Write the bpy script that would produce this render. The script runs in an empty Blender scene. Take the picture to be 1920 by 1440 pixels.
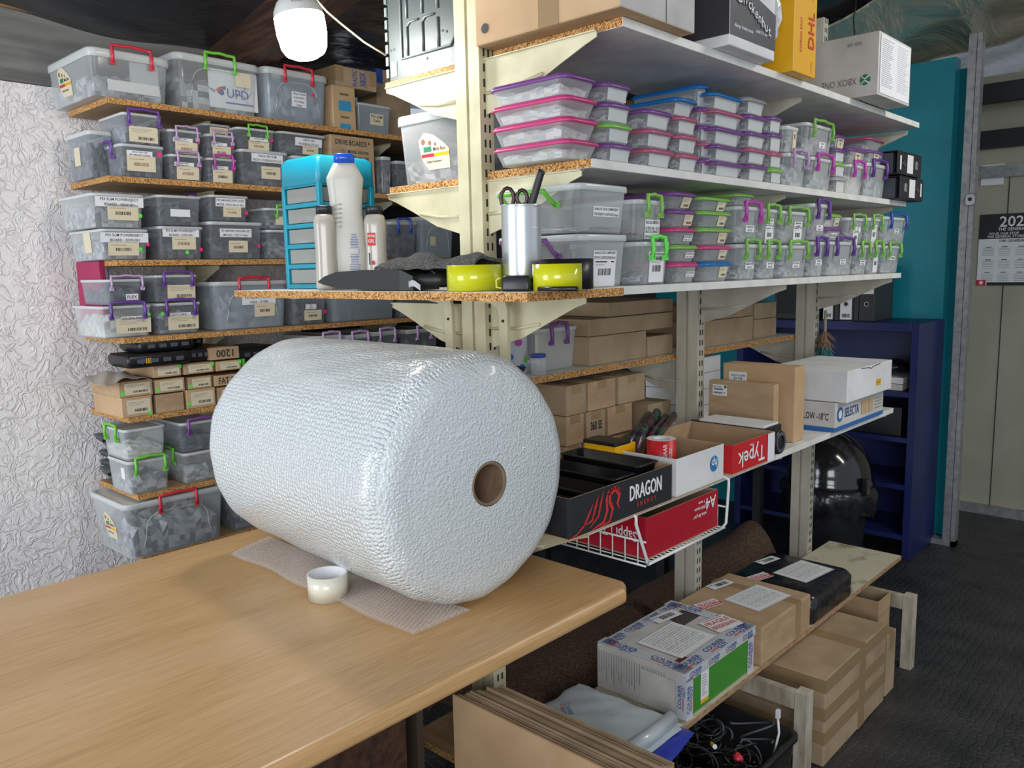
import bpy, math, random
from mathutils import Vector, Matrix
random.seed(7)
C = bpy.context.scene.collection
scn = bpy.context.scene

# ---------------------------------------------------------------- camera
F = 1544.5
def _cam_axes():
    yaw, pitch, roll = math.radians(43.017), math.radians(7.902), math.radians(-1.1405)
    f = Vector((-math.sin(yaw)*math.cos(pitch), math.cos(yaw)*math.cos(pitch), -math.sin(pitch)))
    r = Vector((math.cos(yaw), math.sin(yaw), 0)); u = r.cross(f)
    c, s = math.cos(roll), math.sin(roll)
    return c*r+s*u, -s*r+c*u, f
RGT, UPV, FWD = _cam_axes()
CAM = Vector((0, 0, 1.55))
cam_data = bpy.data.cameras.new('camera'); cam = bpy.data.objects.new('camera', cam_data); C.objects.link(cam)
cam_data.sensor_width = 36; cam_data.lens = F/1920*36; cam_data.clip_start = .02
cam.matrix_world = Matrix(((RGT.x, UPV.x, -FWD.x, CAM.x), (RGT.y, UPV.y, -FWD.y, CAM.y), (RGT.z, UPV.z, -FWD.z, CAM.z), (0, 0, 0, 1)))
scn.camera = cam
# ---------------------------------------------------------------- world, light, exposure
w = bpy.data.worlds.new('world'); scn.world = w; w.use_nodes = True
w.node_tree.nodes['Background'].inputs[0].default_value = (.80, .90, 1, 1)
w.node_tree.nodes['Background'].inputs[1].default_value = .62
def area(name, loc, target, sx, sy, power, col):
    l = bpy.data.lights.new(name, 'AREA'); l.shape = 'RECTANGLE'; l.size = sx; l.size_y = sy; l.energy = power; l.color = col
    o = bpy.data.objects.new(name, l); C.objects.link(o); o.location = loc
    o.rotation_euler = (Vector(target)-Vector(loc)).to_track_quat('-Z', 'Y').to_euler(); return o
area('daylight_door', (-2.2, -2.2, 1.5), (-2.8, 1.2, 1.0), 1.8, 2.0, 76, (.86, .93, 1))
area('daylight_front', (1.3, -1.6, 1.8), (-1.2, 2.2, 1.2), 1.8, 1.6, 64, (.95, .97, 1))
area('aisle_tube_light', (.35, 3.0, 2.55), (-.6, 3.0, 0), .15, 1.2, 20, (1, .98, .92))
scn.view_settings.view_transform = 'Standard'; scn.view_settings.look = 'None'
scn.view_settings.gamma = 1; scn.view_settings.use_curve_mapping = False
scn.view_settings.exposure = 0.0
scn.cycles.transparent_max_bounces = 24
scn.cycles.max_bounces = 8

# ---------------------------------------------------------------- measuring helpers
def ray(px, py): return RGT*((px-960)/F) + UPV*((720-py)/F) + FWD
def ax(px, py, X): d = ray(px, py); return CAM + d*((X-CAM.x)/d.x)
def ay(px, py, Y): d = ray(px, py); return CAM + d*((Y-CAM.y)/d.y)
def az(px, py, Z): d = ray(px, py); return CAM + d*((Z-CAM.z)/d.z)
def proj(p):
    v = Vector(p)-CAM; z = v.dot(FWD); return 960+F*v.dot(RGT)/z, 720-F*v.dot(UPV)/z
def _solve(fn, target, lo, hi):
    a = fn(lo) - target
    for _ in range(36):
        m = (lo+hi)/2; b = fn(m)-target
        if (a < 0) == (b < 0): lo = m
        else: hi = m
    return (lo+hi)/2
def Yat(px, X, z): return _solve(lambda y: proj((X, y, z))[0], px, .3, 7)
def Xat(px, Y, z): return _solve(lambda x: proj((x, Y, z))[0], px, -4.2, .6)
def Zat(py, X, Y): return _solve(lambda z: proj((X, Y, z))[1], py, -.5, 3.6)

# ---------------------------------------------------------------- materials
def newmat(name):
    m = bpy.data.materials.new(name); m.use_nodes = True
    nt = m.node_tree; return m, nt, nt.nodes['Principled BSDF']
def N(nt, t, **kw):
    n = nt.nodes.new(t)
    for k, v in kw.items():
        if k in n.inputs: n.inputs[k].default_value = v
        else: setattr(n, k, v)
    return n
def ramp(nt, stops):
    r = nt.nodes.new('ShaderNodeValToRGB'); e = r.color_ramp.elements
    while len(e) < len(stops): e.new(.5)
    for i, (p, c) in enumerate(stops): e[i].position = p; e[i].color = (*c, 1)
    return r
def coords(nt, scale=(1, 1, 1), kind='Object'):
    tc = nt.nodes.new('ShaderNodeTexCoord'); mp = nt.nodes.new('ShaderNodeMapping'); mp.inputs['Scale'].default_value = scale
    nt.links.new(tc.outputs[kind], mp.inputs[0]); return mp.outputs[0]
def bump(nt, b, src, strength, dist=.002):
    n = nt.nodes.new('ShaderNodeBump'); n.inputs['Strength'].default_value = strength; n.inputs['Distance'].default_value = dist
    nt.links.new(src, n.inputs['Height']); nt.links.new(n.outputs[0], b.inputs['Normal']); return n
_pm = {}
def plain(name, col, rough=.5, metal=0, spec=.5, coat=0):
    if name in _pm: return _pm[name]
    m, nt, b = newmat(name); b.inputs['Base Color'].default_value = (*col, 1); b.inputs['Roughness'].default_value = rough
    b.inputs['Metallic'].default_value = metal; b.inputs['Specular IOR Level'].default_value = spec; b.inputs['Coat Weight'].default_value = coat
    n = N(nt, 'ShaderNodeTexNoise', Scale=35.0, Detail=3.0); nt.links.new(coords(nt), n.inputs[0])
    mr = N(nt, 'ShaderNodeMapRange'); mr.inputs[3].default_value = max(0, rough-.06); mr.inputs[4].default_value = min(1, rough+.08)
    nt.links.new(n.outputs[0], mr.inputs[0]); nt.links.new(mr.outputs[0], b.inputs['Roughness'])
    _pm[name] = m; return m
def noisy(name, c1, c2, scale=20, rough=.7, stretch=(1, 1, 1), detail=6, bstr=.2, lo=.35, hi=.65, metal=0, spec=.5, bdist=.002):
    m, nt, b = newmat(name); v = coords(nt, stretch)
    n = N(nt, 'ShaderNodeTexNoise', Scale=float(scale), Detail=float(detail)); nt.links.new(v, n.inputs[0])
    r = ramp(nt, [(lo, c1), (hi, c2)]); nt.links.new(n.outputs[0], r.inputs[0]); nt.links.new(r.outputs[0], b.inputs['Base Color'])
    b.inputs['Roughness'].default_value = rough; b.inputs['Metallic'].default_value = metal; b.inputs['Specular IOR Level'].default_value = spec
    if bstr: bump(nt, b, n.outputs[0], bstr, bdist)
    return m
def clear(name, tint, alpha, rough=.15, body=(.8, .82, .82)):
    # thin see-through plastic: part of the light passes, part scatters, plus a glossy skin
    m, nt, b = newmat(name); out = nt.nodes['Material Output']
    b.inputs['Base Color'].default_value = (*body, 1); b.inputs['Roughness'].default_value = rough; b.inputs['Specular IOR Level'].default_value = .7
    t = N(nt, 'ShaderNodeBsdfTransparent'); t.inputs[0].default_value = (*tint, 1)
    mx = nt.nodes.new('ShaderNodeMixShader'); lw = N(nt, 'ShaderNodeLayerWeight', Blend=.35)
    no = N(nt, 'ShaderNodeTexNoise', Scale=22.0, Detail=4.0); nt.links.new(coords(nt), no.inputs[0])
    bump(nt, b, no.outputs[0], .12, .002)
    mr = N(nt, 'ShaderNodeMapRange'); mr.inputs[3].default_value = alpha; mr.inputs[4].default_value = min(1, alpha+.45)
    nt.links.new(lw.outputs['Facing'], mr.inputs[0]); nt.links.new(mr.outputs[0], mx.inputs[0])
    nt.links.new(t.outputs[0], mx.inputs[1]); nt.links.new(b.outputs[0], mx.inputs[2]); nt.links.new(mx.outputs[0], out.inputs[0])
    return m
def chipboard():
    m, nt, b = newmat('chipboard_edge'); v = coords(nt, (1, 1, 1))
    vo = N(nt, 'ShaderNodeTexVoronoi', Scale=420.0); nt.links.new(v, vo.inputs[0])
    n = N(nt, 'ShaderNodeTexNoise', Scale=130.0, Detail=4.0); nt.links.new(v, n.inputs[0])
    mx = N(nt, 'ShaderNodeMix', data_type='RGBA'); mx.inputs[0].default_value = .5
    r = ramp(nt, [(.25, (.10, .035, .01)), (.45, (.45, .20, .055)), (.62, (.72, .40, .14))])
    sp = nt.nodes.new('ShaderNodeSeparateColor'); nt.links.new(vo.outputs['Color'], sp.inputs[0])
    ma = N(nt, 'ShaderNodeMath', operation='ADD'); nt.links.new(sp.outputs[0], ma.inputs[0]); nt.links.new(n.outputs[0], ma.inputs[1])
    mm = N(nt, 'ShaderNodeMath', operation='MULTIPLY'); nt.links.new(ma.outputs[0], mm.inputs[0]); mm.inputs[1].default_value = .5
    nt.links.new(mm.outputs[0], r.inputs[0]); nt.links.new(r.outputs[0], b.inputs['Base Color'])
    b.inputs['Roughness'].default_value = .85; bump(nt, b, ma.outputs[0], .5, .001); return m
def oak():
    m, nt, b = newmat('oak_veneer'); v = coords(nt, (30, 1.6, 30))
    n = N(nt, 'ShaderNodeTexNoise', Scale=6.0, Detail=9.0, Distortion=.5); nt.links.new(v, n.inputs[0])
    n2 = N(nt, 'ShaderNodeTexNoise', Scale=1.1, Detail=3.0, Distortion=1.0); nt.links.new(coords(nt, (4, .6, 4)), n2.inputs[0])
    ma = N(nt, 'ShaderNodeMath', operation='ADD'); nt.links.new(n.outputs[0], ma.inputs[0]); nt.links.new(n2.outputs[0], ma.inputs[1])
    mm = N(nt, 'ShaderNodeMath', operation='MULTIPLY'); nt.links.new(ma.outputs[0], mm.inputs[0]); mm.inputs[1].default_value = .5
    r = ramp(nt, [(.34, (.50, .285, .115)), (.5, (.62, .375, .165)), (.64, (.68, .43, .225))]); nt.links.new(mm.outputs[0], r.inputs[0])
    nt.links.new(r.outputs[0], b.inputs['Base Color']); b.inputs['Roughness'].default_value = .33; b.inputs['Specular IOR Level'].default_value = .5
    bump(nt, b, n.outputs[0], .06, .001); return m
def plaster():
    m, nt, b = newmat('rough_plaster'); v = coords(nt)
    b.inputs['Base Color'].default_value = (.88, .83, .815, 1); b.inputs['Roughness'].default_value = .75
    n0 = N(nt, 'ShaderNodeTexNoise', Scale=7.0, Detail=3.0); nt.links.new(v, n0.inputs[0])
    mxv = N(nt, 'ShaderNodeMix', data_type='VECTOR'); mxv.inputs[0].default_value = .12
    nt.links.new(v, mxv.inputs[4]); nt.links.new(n0.outputs['Color'], mxv.inputs[5])
    n = N(nt, 'ShaderNodeTexNoise', Scale=27.0, Detail=4.5, Distortion=.9); nt.links.new(mxv.outputs[1], n.inputs[0])
    s = N(nt, 'ShaderNodeMath', operation='SUBTRACT'); nt.links.new(n.outputs[0], s.inputs[0]); s.inputs[1].default_value = .5
    a = N(nt, 'ShaderNodeMath', operation='ABSOLUTE'); nt.links.new(s.outputs[0], a.inputs[0])
    r = ramp(nt, [(0, (1, 1, 1)), (.035, (.8, .8, .8)), (.085, (.12, .12, .12)), (.2, (0, 0, 0))]); nt.links.new(a.outputs[0], r.inputs[0])
    n3 = N(nt, 'ShaderNodeTexNoise', Scale=14.0, Detail=6.0); nt.links.new(v, n3.inputs[0])
    mu = N(nt, 'ShaderNodeMath', operation='MULTIPLY'); nt.links.new(r.outputs[0], mu.inputs[0]); nt.links.new(n3.outputs[0], mu.inputs[1])
    bump(nt, b, mu.outputs[0], .9, .0065); return m
def foil(name, col, rough, scale=5):
    m, nt, b = newmat(name); v = coords(nt, (1, .35, 1))
    n = N(nt, 'ShaderNodeTexNoise', Scale=float(scale), Detail=8.0, Distortion=1.2); nt.links.new(v, n.inputs[0])
    b.inputs['Base Color'].default_value = (*col, 1); b.inputs['Metallic'].default_value = .7; b.inputs['Roughness'].default_value = rough
    bump(nt, b, n.outputs[0], 1.0, .05); return m
def bubble(name, ends=False):
    m, nt, b = newmat(name); tc = nt.nodes.new('ShaderNodeTexCoord'); v = tc.outputs['Object']
    if not ends:   # rows of bubbles laid out round the roll: x along the axis, arc length round it
        sx = nt.nodes.new('ShaderNodeSeparateXYZ'); nt.links.new(v, sx.inputs[0])
        at = N(nt, 'ShaderNodeMath', operation='ARCTAN2'); nt.links.new(sx.outputs['Y'], at.inputs[0]); nt.links.new(sx.outputs['Z'], at.inputs[1])
        mr = N(nt, 'ShaderNodeMath', operation='MULTIPLY'); nt.links.new(at.outputs[0], mr.inputs[0]); mr.inputs[1].default_value = .245
        cb = nt.nodes.new('ShaderNodeCombineXYZ'); nt.links.new(sx.outputs['X'], cb.inputs[0]); nt.links.new(mr.outputs[0], cb.inputs[1])
        vo = N(nt, 'ShaderNodeTexVoronoi', Scale=112.0, Randomness=.5, voronoi_dimensions='2D'); nt.links.new(cb.outputs[0], vo.inputs[0])
        r = ramp(nt, [(.25, (1, 1, 1)), (.52, (0, 0, 0))]); nt.links.new(vo.outputs['Distance'], r.inputs[0]); h0 = r.outputs[0]; sc = 80.0; st = .6
    else:
        vo = N(nt, 'ShaderNodeTexVoronoi', Scale=190.0, Randomness=1.0); nt.links.new(v, vo.inputs[0]); h0 = vo.outputs['Distance']; sc = 130.0; st = .6
    n = N(nt, 'ShaderNodeTexNoise', Scale=sc, Detail=7.0, Distortion=1.0); nt.links.new(v, n.inputs[0])
    ad = N(nt, 'ShaderNodeMath', operation='ADD'); nt.links.new(h0, ad.inputs[0]); nt.links.new(n.outputs[0], ad.inputs[1])
    b.inputs['Base Color'].default_value = (.63, .675, .685, 1); b.inputs['Roughness'].default_value = .20; b.inputs['Specular IOR Level'].default_value = 1.0
    b.inputs['Coat Weight'].default_value = .3; b.inputs['Coat Roughness'].default_value = .12
    bump(nt, b, ad.outputs[0], st, .004)
    return m
def rubber():
    m, nt, b = newmat('rubber_floor'); v = coords(nt)
    vo = N(nt, 'ShaderNodeTexVoronoi', Scale=36.0, Randomness=.45, feature='DISTANCE_TO_EDGE'); nt.links.new(v, vo.inputs[0])
    r = ramp(nt, [(.05, (0, 0, 0)), (.16, (1, 1, 1))]); nt.links.new(vo.outputs['Distance'], r.inputs[0])
    n = N(nt, 'ShaderNodeTexNoise', Scale=6.0, Detail=5.0); nt.links.new(v, n.inputs[0])
    c = ramp(nt, [(.3, (.020, .021, .024)), (.7, (.050, .050, .052))]); nt.links.new(n.outputs[0], c.inputs[0]); nt.links.new(c.outputs[0], b.inputs['Base Color'])
    b.inputs['Roughness'].default_value = .45; bump(nt, b, r.outputs[0], .6, .003); return m

CHIP = chipboard(); OAK = oak(); PLASTER = plaster()
LAM = noisy('white_laminate', (.66, .66, .62), (.80, .79, .75), 14, .45, bstr=.03)
UNDER = noisy('brown_shelf_underside', (.33, .20, .10), (.44, .28, .15), 6, .6, (1, 8, 1), bstr=.05)
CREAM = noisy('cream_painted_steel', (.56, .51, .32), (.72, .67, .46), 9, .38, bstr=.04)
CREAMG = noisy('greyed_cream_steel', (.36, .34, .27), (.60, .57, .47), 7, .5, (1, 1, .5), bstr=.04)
PLY = noisy('stained_plywood', (.26, .22, .15), (.60, .55, .41), 11, .7, (1, .6, 1), detail=12, lo=.30, hi=.46, bstr=.15)
PLYE = noisy('plywood_edge', (.28, .16, .08), (.50, .32, .18), 40, .8, (1, 1, 6), bstr=.2)
CARD = noisy('brown_cardboard', (.40, .265, .15), (.50, .34, .20), 10, .8, (1, 1, 3), bstr=.05)
CARD2 = noisy('dull_cardboard', (.33, .235, .14), (.44, .32, .20), 8, .8, bstr=.05)
CARDL = noisy('tan_cardboard', (.50, .32, .17), (.58, .39, .22), 8, .75, bstr=.03)
CARDW = noisy('white_cardboard', (.68, .68, .68), (.78, .78, .78), 10, .6, bstr=.03)
CARDG = noisy('grey_white_cardboard', (.50, .48, .45), (.62, .60, .57), 10, .7, bstr=.03)
TAPEB = plain('brown_parcel_tape', (.34, .23, .12), .25)
TAPEC = clear('clear_tape', (.95, .95, .93), .12, .1)
PL = clear('clear_plastic', (.93, .95, .95), .20, .18)
PLG = clear('smoky_plastic', (.84, .87, .90), .17, .2, (.55, .58, .62))
PLW = clear('frosted_plastic', (.92, .94, .93), .46, .3, (.78, .80, .78))
PLB = clear('bluish_plastic', (.80, .86, .92), .34, .2, (.60, .68, .74))
LID = clear('milky_lid_plastic', (.9, .92, .92), .62, .25, (.74, .76, .75))
PURPLE = plain('purple_plastic', (.20, .07, .27), .3); VIOLET = plain('violet_plastic', (.14, .05, .30), .3)
LILAC = plain('lilac_plastic', (.50, .33, .55), .35); PINK = plain('pink_plastic', (.62, .06, .22), .3)
ROSE = plain('dusty_rose_plastic', (.45, .11, .19), .3); MAG = plain('magenta_plastic', (.50, .06, .42), .3)
GREEN = plain('green_plastic', (.16, .55, .05), .3); GREEN2 = plain('leaf_green_plastic', (.22, .50, .09), .3)
BLUE = plain('blue_plastic', (.01, .16, .48), .3); DBLUE = plain('dark_blue_plastic', (.04, .08, .42), .3)
RED = plain('red_plastic', (.62, .03, .05), .3); GREYL = plain('grey_lid_plastic', (.36, .37, .38), .35)
WHITE = plain('white_paper', (.80, .80, .82), .6); BEIGE = plain('beige_label_paper', (.72, .63, .45), .6)
BLACK = plain('black_plastic', (.012, .012, .014), .35); INK = plain('black_ink', (.02, .02, .025), .6)
GREYINK = plain('grey_ink', (.22, .22, .24), .7); REDINK = plain('red_ink', (.62, .04, .03), .5); BLUEINK = plain('blue_ink', (.02, .07, .32), .5)
BROWNINK = plain('brown_ink', (.30, .12, .06), .7); WHITEINK = plain('white_ink', (.82, .82, .82), .5); GREENINK = plain('green_ink', (.02, .22, .10), .5)
HOTP = plain('hot_pink_dot', (.85, .03, .18), .5); LIME = plain('lime_dot', (.15, .80, .10), .5)
YEL = plain('yellow_card', (.84, .43, .006), .4); YELT = plain('yellow_tape_gloss', (.62, .62, .01), .15, coat=.5)
METAL = plain('bare_metal', (.55, .56, .57), .35, .9); GALV = noisy('galvanised_steel', (.30, .31, .32), (.45, .46, .47), 30, .45, metal=.6, bstr=.05)
SLOT = plain('slot_shadow_black', (.03, .03, .025), .8)
TEALP = plain('teal_drawer_plastic', (.008, .27, .38), .32)
CL = {
 'dark': [noisy('dark_clutter', (.02, .022, .026), (.13, .135, .15), 40, .5), plain('clutter_black', (.02, .02, .022), .4), plain('clutter_grey', (.16, .17, .19), .5), plain('clutter_slate', (.08, .09, .11), .5)],
 'grey': [noisy('grey_clutter', (.16, .17, .19), (.42, .43, .45), 30, .5), plain('clutter_mid', (.26, .27, .29), .5), plain('clutter_pale', (.45, .46, .48), .5), plain('clutter_slate', (.08, .09, .11), .5)],
 'white': [noisy('white_clutter', (.45, .46, .46), (.74, .74, .72), 20, .6), plain('clutter_white', (.7, .7, .68), .5), plain('clutter_pale', (.45, .46, .48), .5), plain('clutter_cream', (.6, .54, .42), .5)],
}
def setseed(s): random.seed(s)

# ---------------------------------------------------------------- mesh builder
_tc = {}
def text_mesh(s):
    if s in _tc: return _tc[s]
    cu = bpy.data.curves.new('t', 'FONT'); cu.body = s; cu.resolution_u = 2; cu.offset = .012
    o = bpy.data.objects.new('t', cu); me = bpy.data.meshes.new_from_object(o)
    v = [(p.co.x, p.co.y) for p in me.vertices]; f = [tuple(q.vertices) for q in me.polygons]
    bpy.data.objects.remove(o); bpy.data.curves.remove(cu); bpy.data.meshes.remove(me)
    if v:
        x0 = min(a for a, b in v); x1 = max(a for a, b in v)
        v = [(a-x0, b) for a, b in v]; wd = x1-x0
    else: wd = 0
    _tc[s] = (v, f, wd); return _tc[s]
def frame(o, u, v):
    u = Vector(u).normalized(); v = Vector(v); n = u.cross(v).normalized(); v = n.cross(u); o = Vector(o)
    return Matrix(((u.x, v.x, n.x, o.x), (u.y, v.y, n.y, o.y), (u.z, v.z, n.z, o.z), (0, 0, 0, 1)))
def rr(wx, wy, r, z, cx=0, cy=0, n=4):
    pts = []; r = min(r, wx/2-1e-4, wy/2-1e-4)
    for k, (sx, sy) in enumerate(((1, 1), (-1, 1), (-1, -1), (1, -1))):
        for i in range(n+1):
            a = math.pi/2*(k + i/n)
            pts.append(Vector((cx+sx*(wx/2-r)+r*math.cos(a), cy+sy*(wy/2-r)+r*math.sin(a), z)))
    return pts
class MB:
    def __init__(s): s.v = []; s.f = []; s.m = []; s.sm = []; s.mats = []; s.T = Matrix.Identity(4)
    def mi(s, m):
        if m not in s.mats: s.mats.append(m)
        return s.mats.index(m)
    def add(s, vs, fs, m, smooth=False):
        b = len(s.v); s.v += [tuple(s.T @ Vector(p)) for p in vs]; k = s.mi(m)
        for f in fs: s.f.append(tuple(b+i for i in f)); s.m.append(k); s.sm.append(smooth)
    def quad(s, a, b, c, d, m): s.add([a, b, c, d], [(0, 1, 2, 3)], m)
    def rect(s, x0, y0, x1, y1, m, z=0): s.add([(x0, y0, z), (x1, y0, z), (x1, y1, z), (x0, y1, z)], [(0, 1, 2, 3)], m)
    def disc(s, cx, cy, r, m, z=0, n=14): s.add([(cx+r*math.cos(6.2832*i/n), cy+r*math.sin(6.2832*i/n), z) for i in range(n)], [tuple(range(n))], m)
    def poly(s, pts, m, z=0): s.add([(x, y, z) for x, y in pts], [tuple(range(len(pts)))], m)
    def box(s, x0, x1, y0, y1, z0, z1, m, mats=None):
        vs = [(x0, y0, z0), (x1, y0, z0), (x1, y1, z0), (x0, y1, z0), (x0, y0, z1), (x1, y0, z1), (x1, y1, z1), (x0, y1, z1)]
        fs = [(0, 3, 2, 1), (4, 5, 6, 7), (0, 1, 5, 4), (1, 2, 6, 5), (2, 3, 7, 6), (3, 0, 4, 7)]   # bottom top -Y +X +Y -X
        b = len(s.v); s.v += [tuple(s.T @ Vector(p)) for p in vs]
        for i, f in enumerate(fs):
            s.f.append(tuple(b+j for j in f)); s.m.append(s.mi(mats.get(i, m) if mats else m)); s.sm.append(False)
    def loft(s, rings, m, bot=True, top=True, smooth=True):
        n = len(rings[0]); vs = [p for r in rings for p in r]; fs = []
        for k in range(len(rings)-1):
            for i in range(n): j = (i+1) % n; fs.append((k*n+i, k*n+j, (k+1)*n+j, (k+1)*n+i))
        b = len(s.v); s.add(vs, fs, m, smooth); k = s.mi(m)
        if bot: s.f.append(tuple(b+i for i in reversed(range(n)))); s.m.append(k); s.sm.append(False)
        if top: s.f.append(tuple(b+(len(rings)-1)*n+i for i in range(n))); s.m.append(k); s.sm.append(False)
    def lathe(s, prof, m, n=24, c=(0, 0, 0), cap=False):
        rings = [[Vector((c[0]+r*math.cos(6.2832*i/n), c[1]+r*math.sin(6.2832*i/n), c[2]+z)) for i in range(n)] for r, z in prof]
        s.loft(rings, m, cap, cap)
    def tube(s, path, r, m, n=6, flat=1.0, closed=False):
        path = [Vector(p) for p in path]; rings = []; N_ = len(path); prev = None
        for i, p in enumerate(path):
            a = path[(i-1) % N_] if (closed or i) else p; b = path[(i+1) % N_] if (closed or i < N_-1) else p
            t = (b-a).normalized()
            if prev is None:
                ref = Vector((0, 0, 1)) if abs(t.z) < .9 else Vector((1, 0, 0)); nrm = t.cross(ref).normalized()
            else: nrm = (prev - t*prev.dot(t)).normalized()
            prev = nrm; bn = t.cross(nrm)
            rings.append([p + (nrm*math.cos(6.2832*k/n)*flat + bn*math.sin(6.2832*k/n))*r for k in range(n)])
        if closed: rings.append(rings[0])
        s.loft(rings, m, not closed, not closed)
    def prism(s, pts, axis, a, b, m):   # pts 2-D outline extruded along an axis from a to b
        def P(p, t): return {'x': (t, p[0], p[1]), 'y': (p[0], t, p[1]), 'z': (p[0], p[1], t)}[axis]
        n = len(pts); vs = [P(p, a) for p in pts]+[P(p, b) for p in pts]
        fs = [tuple(range(n)), tuple(range(2*n-1, n-1, -1))]+[(i, (i+1) % n+n if False else i+n, (i+1) % n+n, (i+1) % n) for i in range(n)]
        s.add(vs, fs, m)
    def text(s, t, cx, cy, h, m, wmax=None, z=.0004, align='c', sx=1.0):
        v, f, wd = text_mesh(t)
        if not v: return
        k = h/.7; kx = k*sx
        if wmax and wd*kx > wmax: kx = wmax/wd
        ox = cx - wd*kx/2 if align == 'c' else cx
        s.add([(ox+a*kx, cy-h/2+b*k, z) for a, b in v], f, m)
    def grid(s, fn, nu, nv, m, smooth=True, thick=0):
        vs = [Vector(fn(i/nu, j/nv)) for j in range(nv+1) for i in range(nu+1)]
        fs = [(j*(nu+1)+i, j*(nu+1)+i+1, (j+1)*(nu+1)+i+1, (j+1)*(nu+1)+i) for j in range(nv) for i in range(nu)]
        s.add(vs, fs, m, smooth)
        if thick:
            lo = [v-Vector((0, 0, thick)) for v in vs]; s.add(lo, [tuple(reversed(f)) for f in fs], m, smooth)
            rim = [i for i in range(nu+1)]+[(j)*(nu+1)+nu for j in range(1, nv+1)]+[nv*(nu+1)+i for i in range(nu-1, -1, -1)]+[j*(nu+1) for j in range(nv-1, 0, -1)]
            n = len(rim); s.add([vs[i] for i in rim]+[lo[i] for i in rim], [(i, i+n, (i+1) % n+n, (i+1) % n) for i in range(n)], m, False)
    def blob(s, c, rad, m, seed=0, amp=.15, nu=16, nv=10, flatb=None):
        rnd = random.Random(seed); ph = [(rnd.uniform(2, 5), rnd.uniform(2, 5), rnd.uniform(2, 5), rnd.uniform(0, 6)) for _ in range(5)]
        rings = []
        for j in range(1, nv):
            th = math.pi*(1-j/nv); ring = []
            for i in range(nu):
                a = 6.2832*i/nu; d = Vector((math.sin(th)*math.cos(a), math.sin(th)*math.sin(a), math.cos(th)))
                k = 1+amp*sum(math.sin(p[0]*d.x*1.7+p[1]*d.y*1.9+p[2]*d.z+p[3]) for p in ph)/2
                z = c[2]+d.z*rad[2]*k
                if flatb is not None: z = max(z, flatb)
                ring.append(Vector((c[0]+d.x*rad[0]*k, c[1]+d.y*rad[1]*k, z)))
            rings.append(ring)
        s.loft(rings, m, True, True)
    def build(s, name, parent=None, bevel=0, seg=2, subs=0):
        me = bpy.data.meshes.new(name); me.from_pydata(s.v, [], s.f)
        for m in s.mats: me.materials.append(m)
        for p, k, q in zip(me.polygons, s.m, s.sm): p.material_index = k; p.use_smooth = q
        me.update(); o = bpy.data.objects.new(name, me); C.objects.link(o)
        if parent is not None: o.parent = parent
        if bevel:
            b = o.modifiers.new('bevel', 'BEVEL'); b.width = bevel; b.segments = seg; b.limit_method = 'ANGLE'; b.angle_limit = .7
        return o
def thing(name, label, cat, loc=(0, 0, 0), rz=0, group=None):
    o = bpy.data.objects.new(name, None); C.objects.link(o); o.location = loc; o.rotation_euler = (0, 0, rz)
    o.empty_display_size = .02; return tag(o, label, cat, group)
def tag(o, label, cat, group=None):
    o['label'] = label; o['category'] = cat
    if group: o['group'] = group
    return o
def struct(o): o['kind'] = 'structure'; return o

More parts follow.
